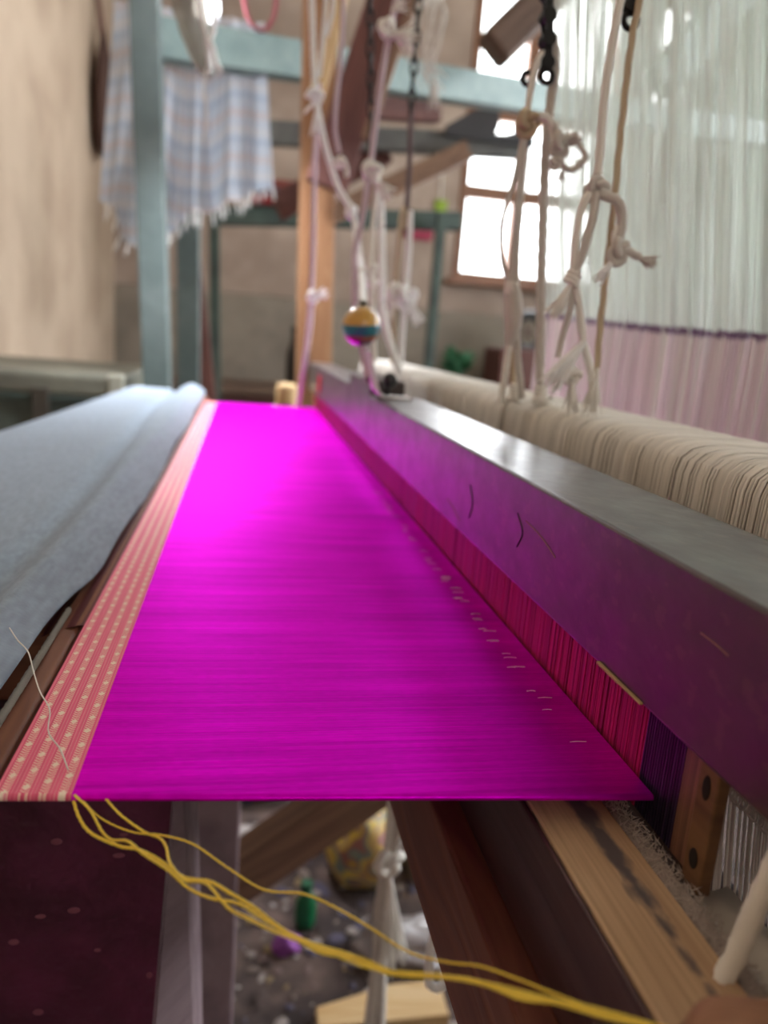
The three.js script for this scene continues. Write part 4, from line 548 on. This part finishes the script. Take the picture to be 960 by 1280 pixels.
ropeThing('thin pink-white twin cord with a curled lower end hanging by the reddish bar', [0.131, 0.6, -0.42], [
  ['cord', rope([[0.1455, 0.795, -0.42], [0.145, 0.632, -0.42], [0.143, 0.622, -0.42], [0.14, 0.6, -0.42], [0.1385, 0.56, -0.42], [0.14, 0.535, -0.42]], 0.0032), K], ['cord', rope([[0.152, 0.795, -0.42], [0.151, 0.62, -0.42], [0.15, 0.58, -0.42]], 0.0026), K],
  ['knot', [knot([0.1455, 0.621, -0.418], 0.0035, 0.002, [0.4, 0, 0])], K], ['loop', [rope([[0.139, 0.55, -0.42], [0.1365, 0.525, -0.42], [0.1395, 0.5, -0.42], [0.146, 0.498, -0.42], [0.149, 0.515, -0.42], [0.1455, 0.54, -0.42]], 0.0034)], W], ['tassel', tuft([0.146, 0.54, -0.42], [0.5, -1, 0], 0.03, 24, 0.3, 0.0016), K]]);

// foreground: yellow yarn, loose white thread, rope and wooden bar at the lower right
const YC = std({ color: 0xffdc50, roughness: 0.45, metalness: 0, sheen: 0.4 });
const YG = 'golden yarn ends hanging from the near corner of the silk';
const yarns = [
  ['thick golden yarn end sagging lowest from the near corner of the silk', [[-0.0413, 0.7992, -0.195], [-0.0388, 0.796, -0.1903], [-0.0351, 0.7944, -0.1855], [-0.0269, 0.7932, -0.1808], [-0.0219, 0.7955, -0.1761], [-0.016, 0.7956, -0.1713], [-0.0099, 0.7941, -0.1666], [-0.0037, 0.7964, -0.1618], [0.0016, 0.7964, -0.1571], [0.0067, 0.7963, -0.1524], [0.0124, 0.7947, -0.1476], [0.0192, 0.7942, -0.1429], [0.0274, 0.7947, -0.1382], [0.0336, 0.7946, -0.1334], [0.041, 0.7974, -0.1287], [0.0496, 0.8002, -0.1239], [0.0564, 0.8008, -0.1192], [0.0643, 0.8025, -0.1145], [0.0719, 0.8034, -0.1097], [0.0927, 0.801, -0.105]], 0.0005],
  ['second golden yarn end twisting closely round the thick one', [[-0.0405, 0.7998, -0.194], [-0.0358, 0.7984, -0.1893], [-0.0318, 0.7949, -0.1846], [-0.0287, 0.7958, -0.1799], [-0.0242, 0.7985, -0.1753], [-0.0198, 0.7981, -0.1706], [-0.0136, 0.7969, -0.1659], [-0.0086, 0.7955, -0.1612], [-0.0035, 0.7963, -0.1565], [0.0034, 0.798, -0.1518], [0.0087, 0.7975, -0.1472], [0.0141, 0.7974, -0.1425], [0.0203, 0.7967, -0.1378], [0.0281, 0.7987, -0.1331], [0.0358, 0.7985, -0.1284], [0.0444, 0.8015, -0.1237], [0.0511, 0.8035, -0.1191], [0.0559, 0.8047, -0.1144], [0.0649, 0.8071, -0.1097], [0.0839, 0.8038, -0.105]], 0.00042],
  ['golden yarn end starting right of the others under the edge of the magenta silk', [[-0.033, 0.7991, -0.194], [-0.028, 0.7973, -0.1884], [-0.0212, 0.7956, -0.1829], [-0.0167, 0.7975, -0.1773], [-0.0146, 0.7988, -0.1718], [-0.0133, 0.7989, -0.1662], [-0.0095, 0.7982, -0.1606], [-0.0042, 0.8012, -0.1551], [0.0008, 0.7992, -0.1495], [0.0051, 0.8009, -0.1439], [0.0108, 0.8019, -0.1384], [0.0195, 0.8023, -0.1328], [0.0304, 0.8013, -0.1273], [0.0404, 0.8044, -0.1217], [0.0482, 0.8074, -0.1161], [0.062, 0.8072, -0.1106], [0.0857, 0.8033, -0.105]], 0.0004],
  ['thin golden yarn end running highest and apart across the dark brace', [[-0.0395, 0.798, -0.196], [-0.0334, 0.7953, -0.1903], [-0.0244, 0.7946, -0.1845], [-0.0168, 0.7974, -0.1788], [-0.0085, 0.7986, -0.1731], [0.0005, 0.7956, -0.1673], [0.0092, 0.7935, -0.1616], [0.0183, 0.7963, -0.1559], [0.0252, 0.7969, -0.1501], [0.0318, 0.7964, -0.1444], [0.04, 0.7942, -0.1387], [0.0474, 0.7962, -0.1329], [0.0523, 0.8002, -0.1272], [0.0588, 0.8017, -0.1215], [0.0648, 0.803, -0.1157], [0.0863, 0.7973, -0.11]], 0.0003]];
for (const [label, p, r] of yarns) tag(mesh('golden_yarn', rope(p, r, { lay: 0.004, depth: 0.18, rad: 8, step: 0.0008 }), YC), label, 'yarn', YG);
tag(mesh('loose_thread', tube([[-0.077, 0.817, -0.27], [-0.0723, 0.8159, -0.2619], [-0.0669, 0.8151, -0.2538], [-0.0632, 0.8116, -0.2456], [-0.0594, 0.8086, -0.2375], [-0.0547, 0.8066, -0.2294], [-0.0533, 0.8037, -0.2213], [-0.0482, 0.8025, -0.2131], [-0.0444, 0.8008, -0.205]], 0.00022, { rad: 6, step: 0.002 }), C), 'single loose white thread lying from the grey cover onto the coral border', 'thread');
ropeThing('pale rope crossing the lower right corner in front of the race board', [0.116, 0.8, -0.13], [['cord', rope([[0.133, 0.852, -0.135], [0.1245, 0.83, -0.132], [0.1185, 0.8144, -0.13], [0.1137, 0.7928, -0.13], [0.108, 0.785, -0.128]], 0.0027, { lay: 0.02 }), C]]);
{ const p = thing('wooden_rod', 'rounded reddish wooden rod blurred in the lower right corner', 'rod', [0.1, 0.805, -0.095]); mesh('grip', tube([[0.0825, 0.8075, -0.1], [0.0865, 0.81, -0.1], [0.098, 0.8105, -0.098], [0.115, 0.8108, -0.095]], 0.0045, { taper: (t) => Math.min(1, 0.55 + t * 3), rad: 20, step: 0.001 }), woodMat(0xb98a6c, 0x9c6a50, { roughness: 0.5 }, 151), p); mesh('end_cap', new THREE.SphereGeometry(0.0028, 20, 14).translate(0.0825, 0.8075, -0.1), woodMat(0xb98a6c, 0x9c6a50, { roughness: 0.5 }, 151), p); }

renderer.render(scene, camera);
